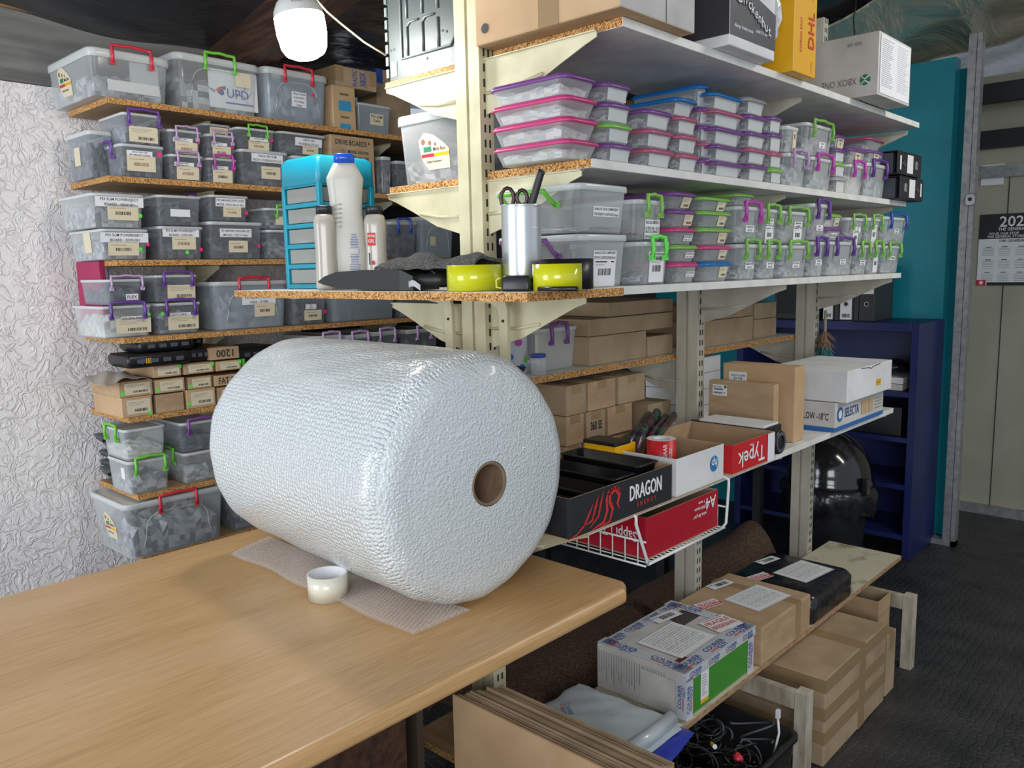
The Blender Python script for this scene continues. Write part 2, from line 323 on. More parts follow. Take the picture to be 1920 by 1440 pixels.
# ---------------------------------------------------------------- label drawing (in a local frame, metres)
def barcode(mb, cx, cy, w, h, m=INK, seed=1):
    r = random.Random(seed); x = cx-w/2
    while x < cx+w/2:
        a = r.choice((.010, .016, .03))*w*1.6; mb.rect(x, cy-h/2, min(x+a, cx+w/2), cy+h/2, m, .0004); x += a+r.choice((.012, .02, .03))*w*1.3
def lab(mb, kind, cx, cy, w, h, lines=(), seed=1, rot=0):
    T0 = mb.T; mb.T = T0 @ Matrix.Translation((cx, cy, 0)) @ Matrix.Rotation(rot, 4, 'Z')
    if kind == 'bar':
        mb.rect(-w/2, -h/2, w/2, h/2, BEIGE); barcode(mb, 0, -h*.05, w*.5, h*.22, BROWNINK if seed % 2 else INK, seed)
        mb.rect(-w*.4, h*.25, w*.1, h*.28, BROWNINK, .0004)
    elif kind == 'bar2':
        mb.rect(-w/2, -h/2, w/2, h/2, BEIGE); barcode(mb, w*.1, -h*.25, w*.55, h*.2, INK, seed)
        for k in range(3): mb.rect(-w*.42, h*(.12+.1*k), w*(.1+.1*k), h*(.14+.1*k), GREYINK, .0004)
    elif kind == 'wbar':
        mb.rect(-w/2, -h/2, w/2, h/2, WHITE); barcode(mb, 0, h*.02, w*.56, h*.24, INK, seed)
        mb.rect(-w*.42, h*.36, w*.1, h*.40, INK, .0004); mb.rect(w*.28, h*.36, w*.42, h*.40, INK, .0004)
        mb.rect(-w*.42, h*.26, -w*.02, h*.28, GREYINK, .0004)
    elif kind == 'txt':
        mb.rect(-w/2, -h/2, w/2, h/2, WHITE)
        n = len(lines)
        for i, t in enumerate(lines): mb.text(t, 0, h*(.5-(i+.5)/n), h/n*.52, INK, w*.92)
    elif kind == 'plain': mb.rect(-w/2, -h/2, w/2, h/2, WHITE)
    elif kind == 'beige': mb.rect(-w/2, -h/2, w/2, h/2, BEIGE)
    elif kind == 'note':
        mb.rect(-w/2, -h/2, w/2, h/2, BEIGE)
        for i, t in enumerate(lines): mb.text(t, 0, h*(.25-.35*i), h*.25, INK, w*.8)
    elif kind == 'dot': mb.disc(0, 0, w/2, HOTP if lines == 'p' else LIME)
    elif kind == 'form':
        mb.rect(-w/2, -h/2, w/2, h/2, WHITE); r = random.Random(seed)
        for k in range(13):
            y = h*(.42-.065*k); x0 = -w*.42
            while x0 < w*.38:
                L = r.uniform(.05, .3)*w; mb.rect(x0, y, min(x0+L, w*.42), y+h*.012, GREYINK, .0004); x0 += L+.03*w
        for k in (.2, -.12): mb.rect(-w*.44, h*k, w*.44, h*(k+.005), INK, .0004)
    elif kind == 'fragile':
        mb.rect(-w/2, -h/2, w/2, h/2, WHITE); mb.text('FRAGILE', 0, h*.14, h*.30, REDINK, w*.86)
        mb.rect(-w/2, -h*.42, w/2, -h*.04, REDINK, .0003); mb.text('BREEKBAAR', 0, -h*.22, h*.24, WHITEINK, w*.86, .0006)
        mb.rect(-w*.35, h*.40, w*.35, h*.43, REDINK, .0004)
    elif kind == 'way':
        mb.rect(-w/2, -h/2, w/2, h/2, WHITE); barcode(mb, w*.05, 0, w*.55, h*.5, INK, seed); mb.text('Courier', -w*.36, h*.28, h*.16, BLUEINK, w*.24)
    elif kind == 'sticker':
        mb.poly([(-w*.5, h*.3), (-w*.3, h*.5), (0, h*.42), (w*.3, h*.2), (w*.5, 0), (w*.5, -h*.5), (-w*.2, -h*.5), (-w*.42, -h*.2)], BEIGE)
        for k, x in enumerate((-.34, -.12, .06)): mb.disc(w*x, h*(.26-.05*k), w*(.07-.015*k), BROWNINK, .0004, 9)
        mb.rect(-w*.34, -h*.02, -w*.08, h*.12, GREENINK, .0004); mb.text('Multi Box', w*.18, h*.04, h*.1, INK, w*.4)
        mb.rect(-w*.42, -h*.16, 0, -h*.07, RED, .0004); mb.rect(0, -h*.16, w*.5, -h*.07, YEL, .0004)
        mb.text('Quality Houseware', -w*.02, -h*.28, h*.07, INK, w*.5)
    mb.T = T0

# ---------------------------------------------------------------- kit: clear boxes, tubs, cartons
def clutter(mb, w, d, h, kind, seed, z0=.004):
    r = random.Random(seed); ms = CL[kind]; nx = max(7, min(16, int(d/.02))); ny = max(7, min(18, int(w/.02)))
    def fn(i, j, top):
        x = -d/2+d*i/nx; y = -w/2+w*j/ny
        e = min(i, nx-i, j, ny-j) == 0
        return x, y, (z0 if not top else h*(.62 if e else .8)+r.uniform(-.14, .14)*h)
    vs = []; top = {}
    for i in range(nx+1):
        for j in range(ny+1): top[i, j] = len(vs); vs.append(fn(i, j, True))
    faces = [[] for _ in ms]
    for i in range(nx):
        for j in range(ny): r.choice(faces).append((top[i, j], top[i+1, j], top[i+1, j+1], top[i, j+1]))
    rim = [(i, 0) for i in range(nx+1)]+[(nx, j) for j in range(1, ny+1)]+[(i, ny) for i in range(nx-1, -1, -1)]+[(0, j) for j in range(ny-1, 0, -1)]
    prev = [top[k] for k in rim]; n = len(rim)
    for lv in (.75, .5, .25, 0):
        cur = []
        for k, (i, j) in enumerate(rim):
            x, y, _ = fn(i, j, True); s_ = 1-.05*(1-lv) - r.uniform(0, .03); z = z0+(vs[top[i, j]][2]-z0)*lv
            cur.append(len(vs)); vs.append((x*s_, y*s_, z))
        for k in range(n): r.choice(faces).append((prev[k], cur[k], cur[(k+1) % n], prev[(k+1) % n]))
        prev = cur
    faces[0].append(tuple(prev))
    for m, fs in zip(ms, faces):
        if fs: mb.add(vs, fs, m)
def handle_mesh(mb, w, m, th=.0045, drop=.045, rise=.008, hx=.006):
    # wavy bar over the lid rim with two legs; local frame: x out of the face, y along it, z up, origin at lid top edge
    pts = [(hx, -w/2, -drop), (hx+.003, -w/2, -drop*.5), (hx, -w/2, rise*.3)]
    for k in range(9):
        t = k/8; pts.append((hx-.001, -w/2+w*t, rise+.25*drop*.3*math.sin(math.pi*t)+.0012*math.cos(t*6.28*2)))
    pts += [(hx, w/2, rise*.3), (hx+.003, w/2, -drop*.5), (hx, w/2, -drop)]
    mb.tube(pts, th, m, 6)
    for sgn in (-1, 1): mb.box(0, hx+.004, sgn*w/2-th*1.3, sgn*w/2+th*1.3, -drop-.006, -drop+.006, m)
def clear_box(name, label, Xf, y0, y1, z, h, depth, body=PL, lidm=LID, handle=None, side='front', labels=(), cont='dark', group=None, cat='storage box', rz=0, hw=None, lidh=None, fill=.82, leftlabels=(), swing=0, rnd=.018, taper=.90, extra=None, open_=False):
    w = abs(y1-y0); loc = (Xf-depth/2, (y0+y1)/2, z+.0006); root = thing(name, label, cat, loc, rz, group)
    lh = lidh or max(.010, h*.10); d = depth; hb = h-lh*.6
    sd = int(abs(y0*977+z*3331+h*771)*10) % 9973
    b = MB(); t0 = taper; t1 = .965
    R = [rr(d*t0*.96, w*t0*.97, rnd*.6, 0), rr(d*t0, w*t0, rnd, .006), rr(d*t1, w*t1, rnd, hb)]
    b.loft(R, body, True, False)
    b.loft([rr(d*(t1-.02), w*(t1-.02), rnd, hb), rr(d*(t0-.02), w*(t0-.02), rnd, .008)], body, False, False) if body is PLW else None
    if h > .15 and w > .2:
        xf = lambda z: d*(t0+(t1-t0)*z/hb)/2+.0006
        aw = w*.30; rc = min(.05, h*.3); q = [(-aw*1.12, h*.18), (-aw*1.03, h*.34), (-aw, h*.5)]+[(-aw+rc*(1-math.cos(a*.2618)), h*.76-rc+rc*math.sin(a*.2618)) for a in range(7)]; q += [(-y, z) for y, z in reversed(q)]; b.tube([(xf(z), y, z) for y, z in q], .0011, LID, 5)
    b.build('body', root)
    if not open_:
        l = MB(); l.loft([rr(d*.985, w*.985, rnd, h-lh), rr(d, w, rnd*1.1, h-lh*.95), rr(d, w, rnd*1.1, h-lh*.3), rr(d*.985, w*.985, rnd, h-lh*.12), rr(d*.93, w*.93, rnd, h-lh*.12), rr(d*.91, w*.91, rnd, h-lh*.45)], lidm, False, True)
        l.build('lid', root)
    else:
        l = MB(); l.loft([rr(d*.97, w*.97, rnd, h-lh), rr(d, w, rnd, h-lh), rr(d, w, rnd, h), rr(d*.95, w*.95, rnd, h)], lidm, False, False); l.build('rim', root)
    if cont:
        c = MB(); c.T = Matrix.Scale(1, 4); clutter(c, w*t0*.94, d*t0*.94, h*fill, cont, sd); c.build('contents', root)
    if handle:
        hw = hw or min(.10, w*.45); hm = MB(); dr = min(.045, h*.38)
        if side in ('front', 'both'):
            hm.T = Matrix.Translation((d/2, 0, h)); handle_mesh(hm, hw, handle, min(.0056, h*.05), dr)
        if side in ('left', 'both'):
            hm.T = Matrix.Translation((0, -w/2, h)) @ Matrix.Rotation(-math.pi/2, 4, 'Z') @ Matrix.Translation((0, 0, -dr)) @ Matrix.Rotation(swing, 4, 'Y') @ Matrix.Translation((0, 0, dr)); handle_mesh(hm, hw, handle, min(.0056, h*.05), dr)
        hm.build('handle', root)
    def put(lst, fr, W, nm='label'):
        for k, L in enumerate(lst):
            kind, u, v, lw, lhh = L[:5]; lines = L[5] if len(L) > 5 else ()
            mb = MB(); mb.T = fr; lab(mb, kind, (u-.5)*W, v*h, lw, lhh, lines, sd+k)
            mb.build('sticker' if kind in ('dot', 'sticker') else 'label', root)
    # front face leans outwards with height
    xb, xt = d*t0/2, d*t1/2
    put(labels, frame((xb+.0012, 0, 0), (0, 1, 0), (xt-xb, 0, hb)), w)
    yb, yt = w*t0/2, w*t1/2
    put(leftlabels, frame((0, -yb-.0012, 0), (1, 0, 0), (0, yb-yt, hb)), d)
    if extra: extra(root, w, d, h)
    return root
def tub(label, Xf, y0, y1, z, h, depth, lidm, group, cont='grey', name='food_tub', rz=0, labels=(), body=PL, paper=False, rnd=.02):
    w = abs(y1-y0); root = thing(name, label, 'tub', (Xf-depth/2, (y0+y1)/2, z+.0005), rz, group); d = depth; lh = min(.011, h*.24)
    sd = int(abs(y0*911+z*2111+h*333)*10) % 9973
    b = MB(); b.loft([rr(d*.80, w*.80, rnd*.7, 0), rr(d*.83, w*.83, rnd, .005), rr(d*.93, w*.93, rnd, h-lh)], body, True, False); b.build('body', root)
    l = MB(); l.loft([rr(d*.97, w*.97, rnd, h-lh), rr(d, w, rnd*1.15, h-lh*.8), rr(d*.995, w*.995, rnd*1.15, h-lh*.45), rr(d*.95, w*.95, rnd, h-lh*.4), rr(d*.94, w*.94, rnd, h), rr(d*.88, w*.88, rnd, h), rr(d*.86, w*.86, rnd, h-lh*.3)], lidm, True, True)
    l.build('lid', root)
    if cont:
        c = MB(); clutter(c, w*.76, d*.76, h*.8, cont, sd)
        if paper: c.rect(0, 0, 0, 0, CL['white'][1]); c.T = frame((d*.405, 0, 0), (0, 1, 0), (d*.03, 0, h)); c.rect(-w*.33, .006, w*.33, h*.74, CL['white'][1])
        c.build('contents', root)
    if labels:
        for k, L in enumerate(labels):
            kind, u, v, lw, lhh = L[:5]; mb = MB(); mb.T = frame((d*.415+.0012, 0, 0), (0, 1, 0), (d*.05, 0, h-lh)); lab(mb, kind, (u-.5)*w, v*h, lw, lhh, L[5] if len(L) > 5 else (), sd+k); mb.build('label', root)
    return root
def carton(label, x0, x1, y0, y1, z, h, m=CARD, group=None, name='cardboard_box', rz=0, tape=None, parts=None, bev=.0025, cat='box', tilt=0, mats=None):
    w, d = y1-y0, x1-x0; root = thing(name, label, cat, ((x0+x1)/2, (y0+y1)/2, z+.0006), rz, group)
    if tilt: root.rotation_euler = (tilt[0], tilt[1], rz)
    b = MB(); b.box(-d/2, d/2, -w/2, w/2, 0, h, m, mats); b.build('body', root, bev)
    if tape:
        t = MB(); e = .0008
        if 't' in tape: t.box(-d/2-e, d/2+e, -.024, .024, h*.72, h+e, tape['t'])       # along x over the top
        if 'f' in tape: t.box(-d/2-e, d/2+e, -w/2-e, w/2+e, h*.5-.02, h*.5+.02, tape['f'])
        if 'c' in tape:
            for sx in (-1, 1): t.box(-d/2-e, d/2+e, sx*(w/2-.018)-.018-e, sx*(w/2-.018)+.018+e, h-.06, h+e, tape['c'])
        t.build('tape', root, .0003, 1)
    if parts: parts(root, w, d, h)
    return root
def seam(root, x0, x1, y, z, m=SLOT):
    mb = MB(); mb.box(x0, x1, y-.0006, y+.0006, z-.0004, z+.0004, m); mb.build('seam', root)

# ================================================================ SETTING
DARKSHEET = noisy('black_roof_sheet', (.012, .012, .014), (.05, .05, .055), 3.5, .25, (1, .35, 1), detail=12, bstr=1.0, bdist=.06, spec=1.0)
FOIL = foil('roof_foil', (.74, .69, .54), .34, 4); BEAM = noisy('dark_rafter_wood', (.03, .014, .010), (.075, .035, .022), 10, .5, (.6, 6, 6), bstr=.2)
PLATE = noisy('weathered_grey_board', (.12, .115, .105), (.24, .235, .22), 3, .7, (6, .6, 6), bstr=.5)
TEALW = noisy('teal_paint', (.0, .20, .26), (.003, .245, .315), 4, .42, bstr=.03)
BEIGEW = noisy('beige_panel', (.36, .34, .26), (.43, .41, .32), 3, .6, bstr=.02)
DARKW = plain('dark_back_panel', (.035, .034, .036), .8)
RUB = rubber()
ZC = lambda x: 2.44+.2*(x+3.15)
def slab(name, x0, x1, y0, y1, z0, z1, m, bev=0):
    b = MB(); b.box(x0, x1, y0, y1, z0, z1, m); return struct(b.build(name, None, bev))
slab('floor', -4.2, 2.6, -2.4, 8.2, -.1, 0, RUB)
slab('wall_left', -3.25, -3.145, -.4, 2.02, 0, 2.20, PLASTER)
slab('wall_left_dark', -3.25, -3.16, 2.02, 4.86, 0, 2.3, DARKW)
slab('wall_back', -3.3, -1.335, 4.86, 4.95, 0, 2.60, TEALW)
slab('wall_back_return', -1.39, -1.245, 4.99, 5.02, 0, 2.56, TEALW)
slab('wall_passage', -2.2, 2.4, 5.62, 5.72, 0, 2.62, BEIGEW)
b = MB()
b.grid(lambda u, v: (-3.4+6.0*u, -.6+8.8*v, ZC(-3.4+6.0*u)+.02*math.sin(18*v+4*u)+.012*math.sin(80*v+3*u)), 30, 170, DARKSHEET, True, .02)
struct(b.build('ceiling'))
b = MB()
b.grid(lambda u, v: (-2.3+4.8*u, 3.96+1.25*v, ZC(-2.3+4.8*u)-.09+.035*math.sin(7*u*4.8+3*v)+.03*math.sin(11*v+8*u)-.05*math.sin(3.14*v)), 60, 30, FOIL, True, .01)
struct(b.build('ceiling_foil'))
def rafter(y, dy=.10, dz=.17):
    r = MB(); r.prism([(-3.3, ZC(-3.3)-.01-dz), (2.4, ZC(2.4)-.01-dz), (2.4, ZC(2.4)-.015), (-3.3, ZC(-3.3)-.015)], 'y', y, y+dy, BEAM); return struct(r.build('trim_rafter', None, .004))
rafter(1.66); rafter(3.0)
for k, y in enumerate((5.3, 5.55)):
    slab('trim_beam_%d' % (k+1), -2.6, 2.4, y, y+.08, 2.42-.22*k, 2.52-.22*k, plain('black_beam', (.015, .015, .017), .5))
slab('trim_wall_plate', -3.2, -3.13, -.4, 2.3, 2.202, 2.44, PLATE, .004)
b = MB(); b.tube([(-3.12, .2, 2.455), (-3.12, 1.3, 2.43)], .011, plain('pale_batten', (.40, .23, .11), .6), 5); struct(b.build('trim_batten'))
# galvanised channel of the door opening
b = MB()
b.box(-1.262, -1.225, 4.80, 4.86, .03, 2.84, GALV); b.box(-1.222, -1.20, 4.80, 4.86, .0, 2.84, GALV); b.box(-1.36, -1.20, 4.80, 4.86, 0, .03, GALV)
struct(b.build('door_1_frame'))
b = MB(); b.T = frame((-1.212, 4.797, 1.86), (1, 0, 0), (0, 0, 1)); b.loft([rr(.045, .06, .012, 0), rr(.04, .055, .012, .02)], METAL); b.disc(0, .002, .01, INK, .0205)
o = b.build('door_latch'); tag(o, 'round steel latch on the galvanised door upright', 'latch')
# passage panels and trims
b = MB(); b.box(-1.42, 1.4, 5.585, 5.619, 2.03, 2.10, GALV); struct(b.build('trim_panel_rail'))
b = MB(); b.box(-1.6, 1.6, 5.56, 5.619, .0, .05, GALV); b.box(-1.0, -.98, 5.57, 5.6, .05, 2.03, GALV); struct(b.build('trim_floor_rail'))
b = MB(); b.box(-1.22, -1.217, 5.611, 5.619, .05, 2.03, DARKW); b.box(-.86, -.858, 5.611, 5.619, .05, 2.03, DARKW); struct(b.build('trim_panel_joint'))

# ================================================================ LEFT SHELVING UNIT (against the plastered wall)
XL = -2.8; LX0 = -3.130
LZ = [Zat(y, XL, Yat(x, XL, 1.5)) for x, y in ((192, 180), (215, 330), (147, 490), (225, 632), (240, 784), (247, 931), (235, 1056))]
LZ = [ax(192, 180, XL).z, ax(300, 335, XL).z, ax(300, 487, XL).z, ax(400, 622, XL).z, ax(300, 775, XL).z, ax(300, 920, XL).z, ax(240, 1052, XL).z]
LEVN = ['topmost', 'second', 'third', 'fourth', 'fifth', 'sixth', 'lowest']
for k, z in enumerate(LZ):
    ye = Yat((129, 132, 147, 160, 170, 187, 197)[k], LX0, z)
    b = MB(); b.box(LX0, XL, ye, 3.55, z-.019, z-.0012, UNDER, {2: CHIP, 3: CHIP}); b.box(LX0, XL, ye, 3.55, z-.0012, z, UNDER)
    tag(b.build('shelf_board'), '%s chipboard shelf of the unit on the rough plastered wall' % LEVN[k], 'shelf', 'left unit shelves')
def slots(mb, x, y0, y1, z0, z1):
    z = z0
    while z < z1:
        for y in (y0*.7+y1*.3, y0*.3+y1*.7): mb.box(x, x+.0008, y-.003, y+.003, z, z+.018, SLOT)
        z += .034
def bracket(parent, xs, xe, y, z, h=.12, m=CREAM, px=0, py=0):
    s = 1 if xe > xs else -1; L = abs(xe-xs)
    P = [(xs, z), (xe, z), (xe, z-.014), (xe-s*.03, z-.024), (xe-s*L*.32, z-h*.42), (xs+s*L*.35, z-h*.78), (xs, z-h)]
    b = MB(); P2 = [(a-px, c) for a, c in P]; b.prism(P2, 'y', y-.0015-py, y+.0015-py, m)
    b.tube([(xs-px+s*.004, y-.003-py, z-h*.62), (xs-px+s*L*.3, y-.003-py, z-h*.60), (xs-px+s*L*.55, y-.003-py, z-h*.5)], .0045, m, 6)
    b.box(min(xs, xe)-px, max(xs, xe)-px, y-.007-py, y+.007-py, z-.003, z-.0005, m)
    return b.build('bracket', parent)
for k, y in enumerate((1.52, 2.35, 3.18)):
    r = thing('shelf_upright', ['slotted steel upright nearest the plastered wall end', 'slotted steel upright in the middle of the left wall unit', 'slotted steel upright at the far end of the left wall unit'][k], 'upright', (-3.1415, y, 0), 0, 'left unit uprights')
    b = MB(); b.box(-.003, .010, -.012, .012, .01, 2.18, GREYL); b.build('column', r)
    for z in LZ: bracket(r, LX0+.003, XL-.09, y, z-.0195, .10, CREAM, -3.1415, y)

# ================================================================ GONDOLA
PX0, PX1 = -1.47, -1.39; PXC = -1.43
POSTY = [1.40, 2.385, 3.31]
XR = -1.08; XT = -1.018; XG = -1.78
ZT, Z2, Z3, ZLOW, ZPLY, ZL3 = 2.052, 1.778, 1.508, .983, .330, 1.258
RLEV = [('top', ZT, XT, 1.44, 3.30), ('second', Z2, XR, 1.415, 3.39), ('third', Z3, XR, 1.468, 3.37), ('boxes', ZLOW, XR, 1.395, 3.35), ('ply', ZPLY, XR, 1.50, 3.53)]
for nm, z, xf, ya, yb in RLEV:
    b = MB()
    if nm == 'ply': b.box(-1.384, xf, ya, yb, z-.018, z, PLY, {2: PLYE, 3: PLYE})
    else: b.box(-1.384, xf, ya, yb, z-.019, z, LAM, {2: CHIP})
    tag(b.build('shelf_board', None, .0008, 1), {'top': 'white laminated top shelf carrying the big cartons', 'second': 'white laminated shelf carrying the pink and purple lidded tubs', 'third': 'white laminated shelf carrying the barcoded handle boxes', 'boxes': 'low white shelf carrying open trays and brown and white boxes', 'ply': 'stained plywood bottom shelf carrying the wrapped parcels'}[nm], 'shelf', 'aisle side shelves')
LLEV = [('tower', 2.045, 1.44, 3.30), ('multi', 1.775, 1.44, 3.30), ('mid', ZL3, 1.44, 3.36), ('carton', ZLOW, 1.44, 3.36), ('bottom', .20, 1.44, 3.4)]
for nm, z, ya, yb in LLEV:
    b = MB(); b.box(XG, -1.476, ya, yb, z-.019, z, LAM if nm in ('mid', 'carton') else UNDER, {2: CHIP, 3: CHIP, 5: CHIP})
    tag(b.build('shelf_board', None, .0008, 1), {'tower': 'chipboard shelf under the grey computer case', 'multi': 'chipboard shelf under the largest clear box behind the cream post', 'mid': 'shelf with polka dot tin and brown boxes behind the posts', 'carton': 'shelf with rows of small taped cartons behind the posts', 'bottom': 'lowest shelf behind the posts with brown blanket'}[nm], 'shelf', 'far side shelves')
for k, y in enumerate(POSTY):
    r = thing('shelf_post', ['front cream steel shelving post beside the yellow tapes', 'middle grey cream steel post behind the sloping bracket', 'far steel post beside the feather duster'][k], 'post', (PXC, y, 0), 0, 'shelving posts')
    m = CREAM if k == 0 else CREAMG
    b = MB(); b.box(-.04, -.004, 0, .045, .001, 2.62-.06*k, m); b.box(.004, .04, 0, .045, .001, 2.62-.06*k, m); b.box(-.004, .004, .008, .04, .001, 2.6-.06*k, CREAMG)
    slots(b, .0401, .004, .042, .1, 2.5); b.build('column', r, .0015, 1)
    for z, xe in ((ZT, XT-.05), (Z2, XR-.03), (Z3, XR-.02), (ZLOW, XR-.02)): bracket(r, PX1+.001, xe, y+.02, z-.0195, .125, m, PXC, y)
    for z, xe in ((2.045, XG+.03), (1.775, XG+.02), (Z3-.02 if k == 0 else ZL3, XG+.02), (ZLOW, XG+.02)): bracket(r, PX0-.001, xe, y+.02, z-.0195, .12, m, PXC, y)
# cross board laid on the near end, notched round the post
b = MB(); e0, e1 = 1.15, 1.46
b.prism([(-2.11, e0), (-1.03, e0), (-1.03, e1), (-1.385, e1), (-1.385, 1.397), (-1.475, 1.397), (-1.475, e1), (-2.11, e1)], 'z', Z3-.018, Z3-.0008, CHIP)
b.prism([(-2.11, e0), (-1.03, e0), (-1.03, e1), (-1.385, e1), (-1.385, 1.397), (-1.475, 1.397), (-1.475, e1), (-2.11, e1)], 'z', Z3-.0008, Z3, LAM)
tag(b.build('shelf_board'), 'raw chipboard board laid across the near end under the yellow tapes', 'shelf')
for k, (px, lb) in enumerate(((838, 'curved cream metal strap left of the front post'), (940, 'curved cream metal strap right of the front post'))):
    x = Xat(px, 1.38, 1.42); b = MB()
    pts = [(x-.045, 1.385, Z3-.028), (x-.012, 1.385, Z3-.032), (x+.002, 1.385, Z3-.05), (x+.004, 1.385, Z3-.09), (x+.004, 1.385, 1.20)]
    oo = [(x-.07, Z3-.0195), (x-.005, Z3-.0195), (x+.012, Z3-.026), (x+.020, Z3-.045), (x+.020, Z3-.30), (x-.006, Z3-.30), (x-.006, Z3-.062), (x-.012, Z3-.046), (x-.03, Z3-.036), (x-.07, Z3-.030)]; b.prism(oo, 'y', 1.379, 1.389, CREAM) 
    o = b.build('metal_strap'); tag(o, lb, 'strap', 'metal straps')
    b = MB(); b.T = frame((x+.007, 1.379, Z3-.075), (1, 0, 0), (0, 0, 1)); b.loft([rr(.007, .007, .003, 0), rr(.006, .006, .003, .003)], INK); b.build('screw', o)

# ================================================================ PACKING DESK
r = thing('packing_desk', 'large oak veneer packing desk in the foreground', 'desk', (-1.415, .4, 0))
def _corner(pts): return pts
b = MB(); b.prism([(-.485, -1.0), (.482, -1.0), (.482, .93), (.455, .968), (-.485, .968)], 'z', .865, .90, OAK); b.build('desktop', r, .013, 5)
for sx, sy in ((-.44, -.9), (.36, -.9), (-.44, .88)):
    b = MB(); b.box(sx-.02, sx+.02, sy-.02, sy+.02, 0.001, .8645, plain('desk_leg_metal', (.03, .03, .03), .4)); b.build('leg', r)
b = MB(); b.box(-.42, -.02, .78, .80, .1, .8645, noisy('desk_panel', (.05, .035, .025), (.07, .05, .035), 4, .6)); b.build('panel', r)

# ---- bubble wrap roll and its loose end
BUB = bubble('bubble_film'); BUBE = bubble('bubble_film_edges', True); BUBS = clear('bubble_film_sheet', (.98, .96, .95), .10, .12, (.85, .83, .82))
R0 = .245; Lr = .70
r = thing('bubble_wrap_roll', 'huge white roll of bubble wrap lying on the packing desk', 'roll', (-1.07, 1.066, .9095+R0), -.06)
rnd = random.Random(3); b = MB(); nseg = 132; prof = []
for i in range(15): t = i/14; prof.append((.014*(1-t**2), .043+(R0-.06-.043)*t))
for i in range(1, 9): a = math.pi/2*i/8; prof.append((-.06+.06*math.cos(a), R0-.06+.06*math.sin(a)))
for i in range(1, 40): prof.append((-.06-(Lr-.12)*i/39, R0))
for i in range(1, 9): a = math.pi/2*i/8; prof.append((-(Lr-.06)-.06*math.sin(a), R0-.06+.06*math.cos(a)))
for i in range(1, 15): t = 1-i/14; prof.append((-Lr-.014*(1-t**2), .043+(R0-.06-.043)*t))
rings = []
for x, q0 in prof:
    ring = []; sp = min(1, (q0-.04)/.06); en = 0 if -Lr < x < 0 and q0 > R0-.03 else 1
    for k in range(nseg):
        a = -6.2832*k/nseg
        q = q0+sp*(.0014*math.sin(7*a+8*x)+.0008*math.sin(19*a+30*x))
        ring.append(Vector((x+en*sp*.0010*math.sin(260*q0+a), q*math.cos(a), q*math.sin(a))))
    rings.append(ring)
b.loft(rings[18:-18], BUB, False, False); b.loft(rings[:19], BUBE, False, False); b.loft(rings[-19:], BUBE, False, False); b.build('wound_film', r)
b = MB()
b.loft([[Vector((x, q*math.cos(6.2832*k/40), q*math.sin(6.2832*k/40))) for k in range(40)] for x, q in ((.012, .0365), (.016, .0405), (.012, .0428), (-Lr-.012, .0428), (-Lr-.012, .0365), (.012, .0365))], noisy('core_cardboard', (.19, .12, .07), (.27, .18, .11), 30, .8), False, False)
b.build('cardboard_core', r)
P = [az(430, 1040, .903), az(770, 1195, .903), az(885, 1148, .903), az(505, 1008, .903)]
def flap(u, v):
    a = P[0].lerp(P[1], u); c = P[3].lerp(P[2], u); p = a.lerp(c, v)
    e = .010*math.sin(u*17)*(1-v)*.5; p = p+Vector((0, -e, 0)); p.z = .9032+.004*abs(math.sin(9*u+2*v))*(1-.3*v)+.0012*math.sin(60*u)*math.sin(50*v)+.0015; return p
b = MB(); b.grid(flap, 60, 16, BUBS)
LU = (P[1]-P[0]).length; LV = (P[3]-P[0]).length; nu_ = int(LU/.0095); nv_ = int(LV/.0083)
for j in range(1, nv_):
    for i in range(1, nu_):
        u = (i+.5*(j % 2))/nu_; c0 = flap(min(u, .99), j/nv_); vs = [(c0.x+.0043*math.cos(1.047*k), c0.y+.0043*math.sin(1.047*k), c0.z+.0002) for k in range(6)]+[(c0.x+.003*math.cos(1.047*k), c0.y+.003*math.sin(1.047*k), c0.z+.0028) for k in range(6)]+[(c0.x, c0.y, c0.z+.0034)]
        b.add(vs, [(k, (k+1) % 6, 6+(k+1) % 6, 6+k) for k in range(6)]+[(6+k, 6+(k+1) % 6, 12) for k in range(6)], BUBS, True)
tag(b.build('bubble_wrap_sheet'), 'loose flap of clear bubble wrap under the roll on the desk', 'bubble wrap')
p = az(616, 1118, .9005); q = thing('tape_roll', 'small roll of clear packing tape standing on the desk', 'tape', (p.x, p.y, .9008))
b = MB(); rr_ = .0405; b.lathe([(.0375, .001), (rr_, 0), (rr_, .050), (.0375, .0495)], plain('cream_tape', (.74, .72, .60), .25, coat=.5), 40); b.build('tape', q)
b = MB(); b.lathe([(.0375, .0495), (.036, .0495), (.036, .001), (.0375, .001)], WHITE, 40); b.build('core', q)

# ================================================================ BULB
bp = CAM + ray(566, 62)*2.05
r = thing('hanging_bulb', 'large glowing white bulb hanging from the dark roof', 'light bulb', bp)
r.rotation_euler = (math.radians(5), math.radians(-6), 0)
b = MB(); b.lathe([(.0005, -.062), (.030, -.060), (.048, -.050), (.056, -.036), (.0615, .0), (.0615, .038)], (lambda m: m)(None) if False else plain('bulb_glow', (1, 1, 1), .4), 36)
gm = bpy.data.materials.get('bulb_glow'); gb = gm.node_tree.nodes['Principled BSDF']; gb.inputs['Emission Color'].default_value = (1, .985, .94, 1); gb.inputs['Emission Strength'].default_value = 85
b.build('glowing_dome', r)
b = MB(); b.lathe([(.0615, .038), (.060, .052), (.050, .072), (.032, .090), (.024, .102), (.020, .125), (.020, .16), (.0005, .161)], plain('bulb_shell', (.72, .71, .68), .35), 36); b.build('shell', r)
b = MB()
d = (CAM-bp); d.z = 0; d.normalize(); uu = Vector((-d.y, d.x, 0))
b.T = frame(d*.0575+Vector((0, 0, .060)), uu, Vector((0, 0, 1))-d*.5)
